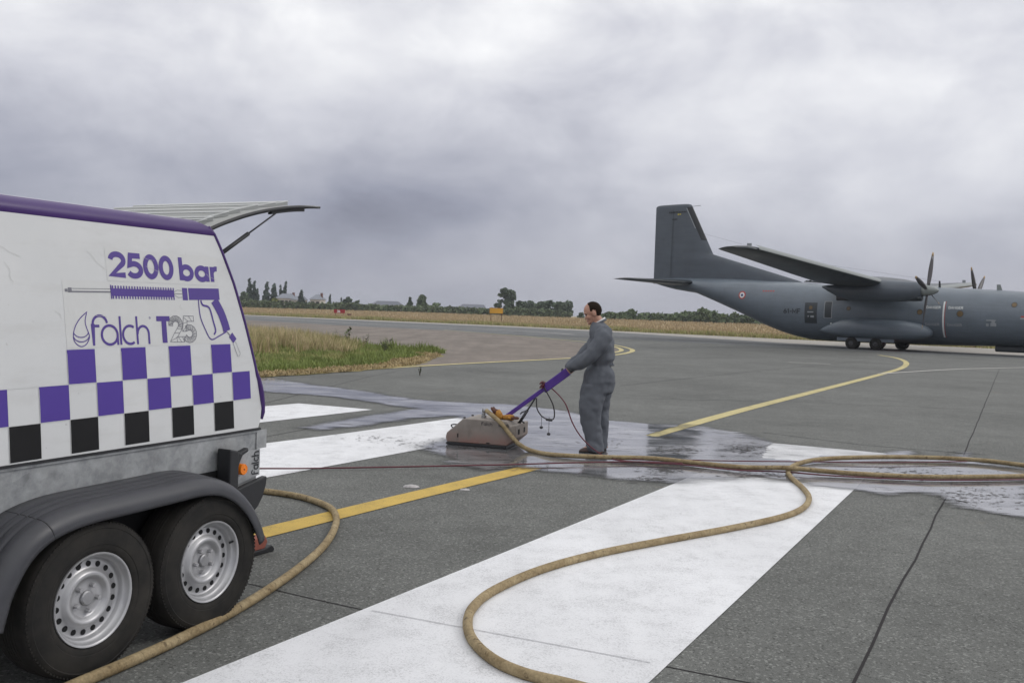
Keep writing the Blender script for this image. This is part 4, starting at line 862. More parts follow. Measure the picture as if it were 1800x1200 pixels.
    for k in range(7):
        q = hp[1 + int(k * 2.6)]; e = hp[min(len(hp) - 1, 3 + int(k * 2.6))]; b = o0 + .075 - .004 * k; m = MB(); h = .020
        m.loft([[(q.x, b + .10, q.z + .005), (e.x, b, e.z + .005), (e.x, b + .004, e.z + .005 + h), (q.x, b + .10, q.z + .008)], [(q.x, o1 - .06, q.z + .005), (e.x, o1 - .06, e.z + .005), (e.x, o1 - .06, e.z + .005 + h), (q.x, o1 - .06, q.z + .008)]]); lv = m.build('hatch_louvre', 'translucent_panel', T)
        lv.parent = hatch
        m = MB(); m.tube([(q.x - .01, b + .115, q.z + .010), (e.x, b, e.z + .008 + h), (e.x, o1 - .06, e.z + .008 + h)], .0042, 6); m.build('louvre_edge', 'rib_grey', hatch)
    for oo in (o0, o1):
        m = MB(); m.tube([(p.x, oo, p.z - .008) for p in hp], [.011 if i < len(hp) - 6 else .011 - .0015 * (i - len(hp) + 6) for i in range(len(hp))], 8); m.build('hatch_edge', 'black_plastic', hatch, True)
        s = 1 if oo == o0 else -1
        m = MB(); m.loft([[(p.x, oo + s * .004, p.z - .034), (p.x, oo + s * .03, p.z - .034), (p.x, oo + s * .03, p.z - .016), (p.x, oo + s * .004, p.z - .016)] for p in hp[14:21]]); m.build('hatch_bracket', 'black_plastic', hatch)
        a, b = Vector((1.055, oo - s * .012, 1.815)), Vector((1.495, oo + s * .006, 2.070)); c = a.lerp(b, .47); m = MB(); m.tube([a, c], .0115, 10); m.tube([c - (c - a).normalized() * .015, b], .0048, 8); m.build('gas_strut', 'black_plastic', T, True)
    m = MB(); m.tube([(1.90, o0, 2.153), (1.90, o1, 2.153)], .006, 8); m.build('hatch_lip', 'black_plastic', hatch)
    m = MB(); m.tube([(.96, o0, 1.93), (.96, o1, 1.93)], .012, 10); m.build('hinge', 'black_plastic', T)
build_trailer()

# ================================================================== AIRCRAFT
FUS = [(22.5, 4.74, 4.42, .16), (21.6, 4.76, 4.16, .42), (20.4, 4.78, 3.90, .72), (19.4, 4.78, 3.76, .95), (18.4, 4.76, 3.62, 1.12), (16.6, 4.73, 2.96, 1.38), (15.0, 4.69, 2.34, 1.58), (13.6, 4.62, 1.76, 1.74), (12.6, 4.57, 1.36, 1.84), (11.4, 4.52, .94, 1.93), (10.4, 4.48, .68, 1.98), (9.2, 4.40, .46, 2.02), (8.0, 4.33, .42, 2.05), (5.0, 4.27, .42, 2.05), (2.7, 4.23, .44, 2.05), (.5, 4.15, .47, 2.05), (-1.5, 4.08, .52, 2.05), (-3.3, 3.98, .57, 2.04), (-4.6, 3.88, .60, 2.0), (-5.8, 3.68, .66, 1.86), (-6.8, 3.36, .76, 1.62), (-7.8, 2.95, .92, 1.3), (-8.6, 2.5, 1.15, .9), (-9.1, 2.1, 1.4, .5), (-9.35, 1.85, 1.6, .18)]
def fsec(a):
    for p, q in zip(FUS, FUS[1:]):
        if q[0] <= a <= p[0]:
            t = (a - p[0]) / (q[0] - p[0]); return [p[i] + (q[i] - p[i]) * t for i in (1, 2, 3)]
    return FUS[-1][1:]
def fside(a, z, l=0.0):
    top, bot, hw = fsec(a); c = (top + bot) / 2; h = (top - bot) / 2; y = hw * max(0.0, 1 - abs((z - c) / h) ** 2.2) ** (1 / 2.2); return (-a, -(y + .006 + l), z)
def airfoil(x_le, x_te, zc, y, th, camber=.0, vertical=False, n=12):
    up, lo = [], []
    for i in range(n + 1):
        t = (1 - math.cos(math.pi * i / n)) / 2; yt = th * (2.969 * math.sqrt(t) - 1.26 * t - 3.516 * t * t + 2.843 * t ** 3 - 1.036 * t ** 4) / 2
        x = x_le + (x_te - x_le) * t; up.append((x, yt + camber * 4 * t * (1 - t))); lo.append((x, -yt + camber * 4 * t * (1 - t)))
    ring = up + lo[::-1][1:-1]
    return [(-a, y, zc + b) if not vertical else (-a, y + b, zc) for a, b in ring]
def build_aircraft():
    A = empty('transport_aircraft', (28.05, 58.03, 0), -R(41.425)); tag(A, 'grey twin propeller military transport aircraft standing on the taxiway', 'aircraft')
    rings = []
    for a in list(np.linspace(22.5, 18.4, 12)) + list(np.linspace(18, 8, 26)) + list(np.linspace(7.5, -4.6, 22)) + list(np.linspace(-5, -9.35, 16)):
        t, b, w = fsec(a); c, h = (t + b) / 2, (t - b) / 2; ring = []
        for k in range(40):
            q = 2 * math.pi * k / 40; cs, sn = math.cos(q), math.sin(q); ring.append((-a, w * math.copysign(abs(cs) ** (2 / 2.2), cs), c + h * math.copysign(abs(sn) ** (2 / 2.2), sn)))
        rings.append(ring)
    m = MB(); m.loft(rings); fus = clean(m.build('fuselage', 'aircraft_grey', A, True))
    m = MB(); m.box(6.2, 7.4, -1.35, 1.35, 2.95, 3.3); ck = m.build('cockpit_glazing', 'window_dark', fus)
    # fin and rudder
    def fin(z):
        if z < 6.59: le = 9.75 + (17.27 - 9.75) * (z - 4.40) / (6.59 - 4.40)
        else: le = 17.27 + (19.31 - 17.27) * (z - 6.59) / (10.46 - 6.59)
        return le
    def finr(z0, z1, lef, te, nz, thk):
        m = MB(); rr = []
        for z in np.linspace(z0, z1, nz): rr.append(airfoil(lef(z), te, z, 0, thk(z), vertical=True))
        m.loft(rr); return m
    rr = []
    for z in list(np.linspace(4.35, 6.59, 10)) + list(np.linspace(6.8, 10.36, 10)):
        rr.append(airfoil(fin(max(z, 4.4)), 22.52, z, 0, .34 if z > 6.5 else .40, vertical=True))
    base = rr[-1]
    for dz, k in ((.05, .97), (.12, .85), (.17, .6), (.19, .2)):
        cx = sum(p[0] for p in base) / len(base); rr.append([(cx + (p[0] - cx) * (.5 + .5 * k) + (.05 if k < .5 else 0), p[1] * k, 10.36 + dz * (1 if True else 0)) for p in base])
    m = MB(); m.loft(rr); f = clean(m.build('fin', 'aircraft_fin_grey', A, True, angle=50))
    strip_ = MB(); stroke(strip_, [(20.9, 4.85), (20.8, 10.2)], .035, lambda x, z, l: (-x, -.165 - l, z)); strip_.build('rudder_gap', 'aircraft_dark', f)
    bt = MB(); rr = []
    for z in np.linspace(7.7, 10.28, 10): w = .42; rr.append([(-(fin(z) + w), -.125, z), (-(fin(z) + .05), -.09, z), (-(fin(z) - .012), 0, z), (-(fin(z) + .05), .09, z), (-(fin(z) + w), .125, z)])
    rr = [[(x, y * 1.18, z) for x, y, z in r] for r in rr]; bt.loft(rr, False, False); bt.build('deicer_boot', 'marking_black', f, True)
    ln = MB(); ln.add([(-(fin(z) + o), -.158, z) for z in (8.6, 10.2) for o in (.45, .52)], [(0, 1, 3, 2)]); ln.build('boot_edge', 'marking_grey', f)
    mk = MB()
    for i in range(11): mk.box(-21.2 + i * .145, -21.10 + i * .145, -.185, -.18, 9.86, 9.97)
    mk.box(-20.9, -20.45, -.19, -.185, 9.33, 9.41); mk.build('fin_lettering', 'marking_black', f); mk = MB(); mk.box(-20.42, -20.28, -.19, -.185, 9.68, 9.80).box(-20.24, -20.12, -.19, -.185, 9.70, 9.80); mk.build('fin_badge', 'marking_yellow', f)
    pr = MB(); pr.tube([(-19.35, 0, 10.32), (-18.5, 0, 10.36)], .022, 6); pr.build('fin_probe', 'marking_grey', f)
    # tailplane
    for s in (-1, 1):
        m = MB(); rr = [airfoil(18.2 + (1.55) * t, 22.0 - .6 * t, 4.40 - .02 * t, s * (.35 + 6.85 * t), .48 - .30 * t) for t in np.linspace(0, 1, 8)]
        e = rr[-1]; cx = sum(p[0] for p in e) / len(e); rr.append([(cx + (p[0] - cx) * .75, s * 7.32, 4.38 + (p[2] - 4.38) * .3) for p in e]); m.loft(rr); clean(m.build('tailplane', 'aircraft_dark', A, True, angle=50))
    # wing, sits across the top of the fuselage
    for s in (-1, 1):
        m = MB(); rr = []
        for lat, le, te, z, th in [(0, 2.45, 7.2, 4.30, .82), (2.5, 2.5, 7.1, 4.28, .80), (5.15, 2.7, 6.75, 4.22, .72), (9, 2.98, 6.55, 4.47, .60), (14, 3.40, 6.25, 4.82, .46), (18, 3.68, 5.98, 5.09, .34), (19.6, 3.80, 5.88, 5.20, .30), (20.1, 4.1, 5.80, 5.235, .18), (20.3, 4.6, 5.6, 5.25, .05)]: rr.append(airfoil(le, te, z, s * lat, th, .06))
        m.loft(rr, True); w = clean(m.build('wing', 'aircraft_dark', A, True, angle=50))
        up = MB()
        rows = [(5.2, 2.68, 4.22), (9, 2.965, 4.47), (14, 3.385, 4.82), (18, 3.665, 5.09), (19.6, 3.785, 5.20)]; vs_ = []
        for lat, le, z in rows: vs_ += [(-(le - .012), s * lat, z + .0), (-(le - .005), s * lat, z + .10), (-(le + .22), s * lat, z + .25)]
        up.add(vs_, [(3 * i + j, 3 * i + j + 1, 3 * i + j + 4, 3 * i + j + 3) for i in range(4) for j in range(2)]); up.build('leading_edge', 'spinner_grey', w, True)
        tl = MB(); tl.box(-4.75, -4.50, s * 19.0 - .02, s * 19.0 + .02, 5.25, 5.58); tl.build('wing_vane', 'marking_grey', w)
        tb = MB(); tb.add([(-4.1, s * 18.6, 4.965), (-4.35, s * 18.6, 4.95), (-5.1, s * 18.9, 5.03), (-4.9, s * 18.9, 5.03)], [(0, 1, 2, 3)]); tb.build('wing_panel', 'marking_grey', w)
        # nacelle
        m = MB(); rr = []
        for a, zc, ry, rz in [(.34, 3.74, .36, .38), (.42, 3.74, .44, .46), (.7, 3.72, .52, .56), (1.3, 3.70, .58, .62), (2.6, 3.72, .64, .68), (3.8, 3.70, .62, .66), (4.6, 3.64, .52, .58), (5.4, 3.70, .36, .40), (6.1, 3.86, .18, .2), (6.5, 3.95, .04, .05)]:
            rr.append([(-a, s * 5.15 + ry * math.cos(q), zc + rz * math.sin(q)) for q in np.linspace(0, 2 * math.pi, 29)[:-1]])
        m.loft(rr); nc = clean(m.build('nacelle', 'aircraft_fin_grey', A, True))
        it = MB(); it.loft([[(-a, s * 5.15 + ry * math.cos(q), 3.30 + rz * math.sin(q)) for q in np.linspace(0, 2 * math.pi, 17)[:-1]] for a, ry, rz in [(.36, .26, .14), (.40, .30, .18), (.9, .30, .2), (1.6, .2, .15)]]); it.build('air_intake', 'aircraft_dark', nc, True)
        ex = MB(); ex.tube([(-4.6, s * 5.15, 3.28), (-5.5, s * 5.15, 3.24)], [.2, .17], 14); ex.build('exhaust_pipe', 'dark_steel', nc, True)
        # propeller with four blades at rest
        pe = empty('propeller', (0, s * 5.15, 3.76)); pe.parent = A
        sp = MB(); sp.lathe([(.34, -.36), (.33, -.12), (.29, .08), (.22, .32), (.12, .50), (.02, .58)], 24, 'x'); sp.build('spinner', 'spinner_grey', pe, True)
        for k in range(4):
            b = MB(); rr = []; rt = []
            for t in np.linspace(0, 1, 10):
                r_ = .26 + 2.16 * t; ch = .05 + .085 * math.sin(math.pi * min(1, t * .85 + .1)) * (1 if t < .93 else .72); tw = R(62 - 38 * t)
                ring = [(-.06 + ch * math.sin(tw) * cx_ + .03 * (1 - t * .7) * cy_ * math.cos(tw), ch * math.cos(tw) * cx_ - .03 * (1 - t * .7) * cy_ * math.sin(tw), r_) for cx_, cy_ in [(-1, 0), (-.4, .9), (.4, .8), (1, 0), (.4, -.8), (-.4, -.9)]]
                (rr if t <= .9 else rt).append(ring)
                if t <= .9: last = ring
            b.loft(rr); bo = b.build('blade', 'blade_grey', pe, True); tp = MB(); tp.loft([last] + rt); to = tp.build('blade_tip', 'blade_tip_yellow', pe, True)
            ang = (R(-17) if s < 0 else R(38)) + k * math.pi / 2
            bo.rotation_euler = (ang, 0, 0); to.rotation_euler = (ang, 0, 0)
        # main gear sponson, wheels
        m = MB(); rr = []
        for a, yc, zc, ry, rz in [(7.85, 2.05, 1.15, .02, .02), (7.5, 2.1, 1.2, .26, .18), (7.0, 2.15, 1.26, .46, .36), (6.3, 2.2, 1.32, .68, .55), (5.4, 2.25, 1.34, .80, .64), (3.6, 2.25, 1.33, .82, .65), (2.2, 2.25, 1.31, .80, .63), (1.4, 2.2, 1.28, .68, .52), (.9, 2.15, 1.25, .50, .36), (.65, 2.1, 1.22, .28, .18), (.58, 2.1, 1.22, .03, .02)]:
            rr.append([(-a, s * yc + s * ry * math.copysign(abs(math.cos(q)) ** .8, math.cos(q)), zc + rz * math.copysign(abs(math.sin(q)) ** .8, math.sin(q))) for q in np.linspace(0, 2 * math.pi, 25)[:-1]])
        m.loft(rr); clean(m.build('gear_sponson', 'aircraft_grey', A, True))
        MB().box(-6.4, -2.7, min(s * 2.6, s * 2.66), max(s * 2.6, s * 2.66), .52, .74).build('gear_door', 'aircraft_grey', A)
        for a in (5.43, 3.86):
            for yy in (2.15, 2.62):
                wl = empty('gear_wheel', (-a, s * yy, .40)); wl.parent = A
                m = MB(); m.lathe([(.16, -.13), (.30, -.14), (.37, -.10), (.40, -.04), (.40, .04), (.37, .10), (.30, .14), (.16, .13)], 28); m.build('tyre', 'tyre_rubber', wl, True); m = MB(); m.lathe([(.01, -.12), (.06, -.125), (.12, -.10), (.165, -.125), (.165, .125), (.12, .10), (.01, .12)], 20); m.build('rim', 'dark_steel', wl, True, angle=40)
            lg = MB(); lg.tube([(-a, s * 2.38, .42), (-a + .15, s * 2.38, 1.1)], .07, 10).tube([(-a, s * 2.05, .40), (-a, s * 2.75, .40)], .05, 8); lg.build('gear_leg', 'dark_steel', A)
    for yy in (-.3, .3):
        wl = empty('gear_wheel', (5.6, yy, .36)); wl.parent = A; m = MB(); m.lathe([(.14, -.10), (.28, -.11), (.34, -.07), (.36, 0), (.34, .07), (.28, .11), (.14, .10)], 24); m.build('tyre', 'tyre_rubber', wl, True); m = MB(); m.lathe([(.01, -.09), (.14, -.095), (.14, .095), (.01, .09)], 16); m.build('rim', 'steel', wl)
    MB().tube([(5.6, 0, .36), (5.5, 0, 1.2)], .08, 10).tube([(5.6, -.32, .36), (5.6, .32, .36)], .05, 8).build('nose_leg', 'dark_steel', A)
    MB().box(2.6, 5.4, -.55, .55, .22, .62).build('nose_gear_door', 'aircraft_dark', A, False, [('BEVEL', dict(width=.1, segments=2))])
    fr = MB(); fr.loft([[(-a, y, z + .02) for y, z in sec] for a, sec in [(7.6, [(-1.3, 4.2), (0, 4.55), (1.3, 4.2), (0, 3.9)]), (7.0, [(-1.9, 4.1), (0, 4.62), (1.9, 4.1), (0, 3.9)]), (2.8, [(-1.9, 4.05), (0, 4.66), (1.9, 4.05), (0, 3.9)]), (2.0, [(-1.3, 4.05), (0, 4.38), (1.3, 4.05), (0, 3.9)])]]); fr.build('wing_fairing', 'aircraft_grey', A, False, [('SUBSURF', dict(levels=2, render_levels=2))])
    # openings and markings on the near side
    def patch(a0, a1, z0, z1, name, mat, par=fus, l=0.0, n=8, m=None):
        mb = m or MB(); vs_ = [fside(a, z0 + (z1 - z0) * i / n, l) for a in (a0, a1) for i in range(n + 1)]; mb.add(vs_, [(i, n + 1 + i, n + 2 + i, i + 1) for i in range(n)])
        return mb.build(name, mat, par) if m is None else None
    d = patch(8.98, 8.10, 1.60, 3.0, 'side_door', 'aircraft_dark')
    def disc(a, z, r_, mat, l, name='window', par=fus):
        mb = MB(); c = fside(a, z, l); ring = [fside(a + r_ * math.cos(q), z + r_ * math.sin(q), l) for q in np.linspace(0, 2 * math.pi, 21)[:-1]]; mb.add([c] + ring, [(0, i + 1, (i + 1) % 20 + 1) for i in range(20)]); return mb.build(name, mat, par)
    disc(8.55, 2.66, .13, 'window_amber', .004); patch(8.78, 8.34, 2.33, 2.40, 'door_stencil', 'marking_grey', fus, .004); patch(8.76, 8.66, 2.03, 2.12, 'door_stencil', 'marking_grey', fus, .004); patch(8.55, 8.30, 2.0, 2.12, 'door_stencil', 'marking_grey', fus, .004)
    mb = MB()
    for q in [(7.62, 7.57, 1.98, 3.12), (7.10, 7.05, 1.98, 3.12), (7.57, 7.10, 3.08, 3.12), (7.57, 7.10, 1.98, 2.01)]: patch(*q, 'x', 'x', None, .003, 6, mb)
    mb.build('hatch_outline', 'marking_grey', fus)
    patch(7.56, 7.11, 2.02, 3.07, 'hatch_panel', 'aircraft_dark', fus, .0)
    for a, z, r_ in [(5.95, 2.66, .12), (1.42, 2.52, .15), (-.94, 2.47, .17), (-3.86, 3.08, .13)]: disc(a, z, r_ + .035, 'aircraft_dark', .002, 'window_frame'); disc(a, z, r_, 'window_amber', .006)
    for r_, mt, l in ((.29, 'marking_red', .002), (.205, 'marking_white', .006), (.09, 'marking_blue', .010)): disc(13.87, 3.47, r_, mt, l, 'roundel')
    mb = MB(); text(mb, '61-MF', -10.55, 2.24, .33, .062, lambda x, z, l: fside(-x, z, .002 + l), width=1.28); mb.build('code_lettering', 'marking_black', fus)
    mb = MB()
    for i in range(5): stroke(mb, [(-12.3 + .19 * i, 3.78), (-12.19 + .19 * i, 3.78)], .08, lambda x, z, l: fside(-x, z, .002))
    mb.build('rescue_stencil', 'marking_red', fus)
    mb = MB(); stroke(mb, [(.02, z) for z in np.linspace(.98, 3.22, 14)], .10, lambda x, z, l: fside(x, z, .003)); mb.build('danger_stripe', 'marking_white', fus); mb = MB(); stroke(mb, [(-.065, z) for z in np.linspace(.98, 3.22, 14)], .03, lambda x, z, l: fside(x, z, .003)); mb.build('danger_stripe_edge', 'marking_red', fus)
    for x0, z0, mt in [(-1.05, 2.76, 'marking_white'), (.25, 2.76, 'marking_white'), (-1.08, 1.70, 'marking_grey'), (.22, 1.70, 'marking_grey')]:
        mb = MB(); text(mb, 'DANGER', x0, z0, .15, .030, lambda x, z, l: fside(-x, z, .002 + l), width=.86); mb.build('danger_lettering', mt, fus)
    for q in [(-2.42, -2.95, 2.08, 2.15), (-2.42, -2.56, 1.76, 1.92), (-2.66, -2.98, 1.76, 1.96), (-2.72, -2.9, 1.96, 2.08), (-4.25, -4.5, 2.22, 2.32)]: patch(*q, 'stencil', 'marking_grey', fus, .003)
    patch(-4.28, -4.46, 2.33, 2.42, 'stencil', 'marking_red', fus, .003)
    # roof aerials
    for a, hgt_, mt, w in [(.9, .42, 'marking_black', .07), (-2.6, .34, 'spinner_grey', .16)]:
        t = fsec(a)[0]; mb = MB(); mb.loft([[(-a - w, -.03, t - .05), (-a + w, -.03, t - .05), (-a + w, .03, t - .05), (-a - w, .03, t - .05)], [(-a - w * 1.1, -.02, t + hgt_), (-a + w * .2, -.02, t + hgt_), (-a + w * .2, .02, t + hgt_), (-a - w * 1.1, .02, t + hgt_)]]); mb.build('aerial', mt, fus)
    mb = MB(); mb.tube([(-18.2, 0, 8.2), (-10, -.1, 5.95), (-.9, 0, 4.55)], .005, 5); mb.build('aerial_wire', 'dark_steel', A)
    mb = MB(); mb.lathe([(.01, -.12), (.09, -.1), (.10, 0), (.01, .02)], 14, 'z', (-9.55, 0, 4.62)); mb.build('roof_fairing', 'aircraft_dark', fus)
    mb = MB(); mb.loft([[(-9.9 - .1, -.1, 4.5), (-9.9 + 1.2, -.1, 4.42), (-9.9 + 1.2, .1, 4.42), (-10.0, .1, 4.5)], [(-9.8, -.05, 4.62), (-9.1, -.05, 4.55), (-9.1, .05, 4.55), (-9.8, .05, 4.62)]]); mb.build('dorsal_fairing', 'aircraft_dark', fus)
    bl = MB(); bl.ellip((-2.95, -2.2, .62), (.07, .07, .07), 12, 8); bl.build('belly_beacon', 'beacon_glow', A, True)
    for x, y, z in ((-6.9, -2.52, 1.62),): q = MB(); q.ellip((x, y, z), (.06, .04, .06), 10, 6); q.build('position_lamp', 'marking_white', A, True)
build_aircraft()

# ================================================================== SURFACE CLEANER
MA = math.atan2(-.29, .957)
MO = Vector((-.735, 10.53, 0))
def build_machine():
    Q = empty('surface_cleaner', MO, MA); tag(Q, 'dirty beige surface cleaning machine with purple push handle in front of the man', 'cleaning machine')
    L, W = .845, .52
    prof = [(.015, .045), (0.0, .10), (.012, .15), (.20, .315), (.225, .325), (.735, .325), (.785, .265), (.805, .285), (.845, .285), (.845, .135), (.745, .045)]
    m = MB(); m.prism(prof, 0, W); m.build('hood', 'machine_paint', Q, False, [('BEVEL', dict(width=.010, segments=2, limit_method='ANGLE'))])
    m = MB(); m.prism([(.02, .012), (.004, .025), (.012, .044), (.74, .044), (.745, .012)], -.006, W + .006); m.build('rubber_skirt', 'black_plastic', Q, False, [('BEVEL', dict(width=.006, segments=2))])
    m = MB()
    for x, z, s, h in [(.145, .105, .012, .045), (.765, .155, .018, .05), (.50, .056, .04, .012)]: m.box(x, x + s, -.004, .001, z, z + h)
    m.build('slot', 'void_black', Q); m = MB(); m.box(.8455, .848, .10, .16, .17, .23).box(.8455, .848, .33, .39, .17, .23); m.build('end_slot', 'void_black', Q)
    m = MB(); fm = lambda x, z, l: (x, -.0025 - l, z)
    text(m, 'falch', .435, .262, .042, .006, fm, width=.135); text(m, 'wer 65', .640, .255, .040, .007, fm, width=.125); m.build('hood_lettering', 'dark_fleck', Q)
    # lifting hook at the front
    m = MB(); m.tube(spline([(.05, .20, .17), (.0, .20, .195), (-.005, .20, .215), (.03, .20, .225), (.075, .20, .225)], 4), .008, 8); m.build('front_hook', 'dark_steel', Q, True)
    for x, y in ((.215, .03), (.22, .30), (.30, .45)): b = MB(); b.lathe([(.012, 0), (.016, .004), (.016, .016), (.002, .018)], 8, 'z', (x, y, .325)); b.build('bolt', 'dark_steel', Q)
    # water inlet fitting
    m = MB(); m.lathe([(.030, 0), (.030, .03), (.018, .032), (.018, .072), (.024, .074), (.024, .10), (.002, .102)], 14, 'z', (.395, .20, .325)); m.build('inlet_fitting', 'steel', Q, True, angle=40)
    m = MB(); m.tube([(.380, .20, .41), (.43, .20, .412)], [.026, .028], 14); m.build('inlet_elbow', 'steel', Q, True)
    # push handle
    Mi = Matrix.Rotation(-MA, 3, 'Z')
    def w2l(p): v = Mi @ (Vector(p) - MO); return v
    a = Vector((.63, .22, .33)); top = w2l((.655, 10.38, .915)); mid = a.lerp(top, .62)
    def bar(p, q, w, h, name, mat):
        t = (q - p).normalized(); s = Vector((0, 0, 1)).cross(t).normalized(); u = t.cross(s); m = MB()
        m.loft([[p + s * w + u * h, p - s * w + u * h, p - s * w - u * h, p + s * w - u * h], [q + s * w + u * h, q - s * w + u * h, q - s * w - u * h, q + s * w - u * h]]); return m.build(name, mat, Q, False, [('BEVEL', dict(width=.006, segments=2))])
    bar(a, mid + (mid - a).normalized() * .02, .020, .024, 'handle_tube', 'purple_enamel'); bar(mid, top, .036, .047, 'handle_box', 'purple_enamel')
    m = MB(); m.box(.58, .68, .16, .28, .325, .36); m.build('handle_pivot', 'dark_steel', Q)
    s = Mi @ Vector((0, 1, 0)); g = top + (top - mid).normalized() * .025
    m = MB(); m.tube([g - s * .20, g + s * .20], .016, 12); m.build('grip_bar', 'black_plastic', Q, True)
    st = Vector((.815, .25, .29)); en = a.lerp(top, .50) + Vector((0, 0, -.03)); c = st.lerp(en, .5)
    m = MB(); m.tube([st, c], .017, 10).tube([c, en], .010, 8); m.build('support_strut', 'dark_steel', Q, True)
    m = MB(); m.tube([c, c + Vector((-.07, 0, -.03)), c + Vector((-.085, 0, -.05))], .008, 6); m.build('strut_lever', 'dark_steel', Q)
    m = MB(); m.tube([st + Vector((-.02, 0, 0)), st + Vector((.03, 0, .02)), st + Vector((.06, 0, .0))], .010, 6); m.build('strut_latch', 'black_plastic', Q)
    n = mid + Vector((0, -.02, .045)); m = MB(); [m.tube([n + Vector((.02 * math.cos(a) - .01, -.05, .035 * math.sin(a))), n + Vector((.02 * math.cos(a + .5), .0, .04 + .01 * math.sin(a))), n + Vector((.02 * math.cos(a + 1.1), .05, .035 * math.sin(a + 1)))], .009, 6) for a in (0, 1.3, 2.5, 3.9, 5.1)]; m.ellip(n, (.026, .05, .03), 10, 6); m.build('cable_knot', 'red_cable', Q, True)
    m = MB(); m.lathe([(.012, -.01), (.016, 0), (.012, .03), (.002, .032)], 8, 'z', tuple(top + (mid - top) * .25 + Vector((0, 0, .055)))); m.build('control_knob', 'dark_steel', Q)
    # hanging control lead with two dangling plugs
    k = en + Vector((.02, -.03, 0)); m = MB()
    loop = spline([k, k + Vector((.015, -.02, -.12)), k + Vector((.09, -.03, -.21)), k + Vector((.19, -.03, -.235)), k + Vector((.225, -.03, -.19)), k + Vector((.20, -.02, -.06)), n + Vector((.03, -.02, -.04)), n], 6)
    m.tube(loop, .0075, 7); m.build('control_lead', 'black_cable', Q, True)
    m = MB(); m.tube([k + Vector((.13, -.03, -.235)), k + Vector((.20, -.03, -.24))], .015, 8); m.build('lead_coupler', 'dark_steel', Q, True)
    for dx, dz in ((.075, -.33), (.165, -.40)):
        p = k + Vector((dx, -.03, -.205)); e = k + Vector((dx, -.03, dz)); m = MB(); m.tube([p, e], .0028, 5); m.build('pendant_string', 'black_cable', Q); m = MB(); m.ellip(e, (.022, .022, .018), 10, 6); m.build('pendant_plug', 'dark_steel', Q, True)
    return w2l, n
w2l, knot = build_machine()
def m2w(p): return MO + Matrix.Rotation(MA, 3, 'Z') @ Vector(p)
# work gloves left on the hood
def glove(loc, up, label):
    r = empty('work_glove', loc, MA); tag(r, label, 'glove', 'gloves on the machine')
    m = MB(); d = MB()
    if up:
        m.tube([(.05, 0, 0.0), (.045, 0, .05), (.02, 0, .09)], [.05, .052, .045], 12); m.ellip((.06, 0, .03), (.055, .04, .035))
        for i in range(4): y = -.036 + .024 * i; d.tube([(.02, y, .075), (-.012, y, .105), (-.045 + .008 * abs(i - 1.5), y, .12 + .012 * (i % 2))], [.020, .0165, .011], 8)
        d.tube([(.02, -.05, .05), (-.02, -.055, .068), (-.045, -.05, .082)], [.018, .015, .011], 8); d.ellip((.018, 0, .082), (.036, .05, .034))
    else:
        m.tube([(-.07, 0, .022), (0, .005, .030), (.05, 0, .028)], [.030, .036, .032], 10)
        for i in range(4): y = -.034 + .023 * i; d.tube([(.04, y, .026), (.085, y, .028), (.115 - .008 * abs(i - 1.5), y, .022)], [.015, .013, .010], 8)
        m.tube([(.0, -.03, .028), (.03, -.058, .026)], [.016, .012], 8)
    m.build('cuff', 'glove_orange', r, True); d.build('fingers', 'glove_brown', r, True)
glove(m2w((.535, .17, .325)), True, 'brown and orange work glove standing upright on the machine hood'); glove(m2w((.745, .17, .325)) + Vector((-.03, 0, 0)), False, 'orange work glove lying flat beside the purple handle foot')

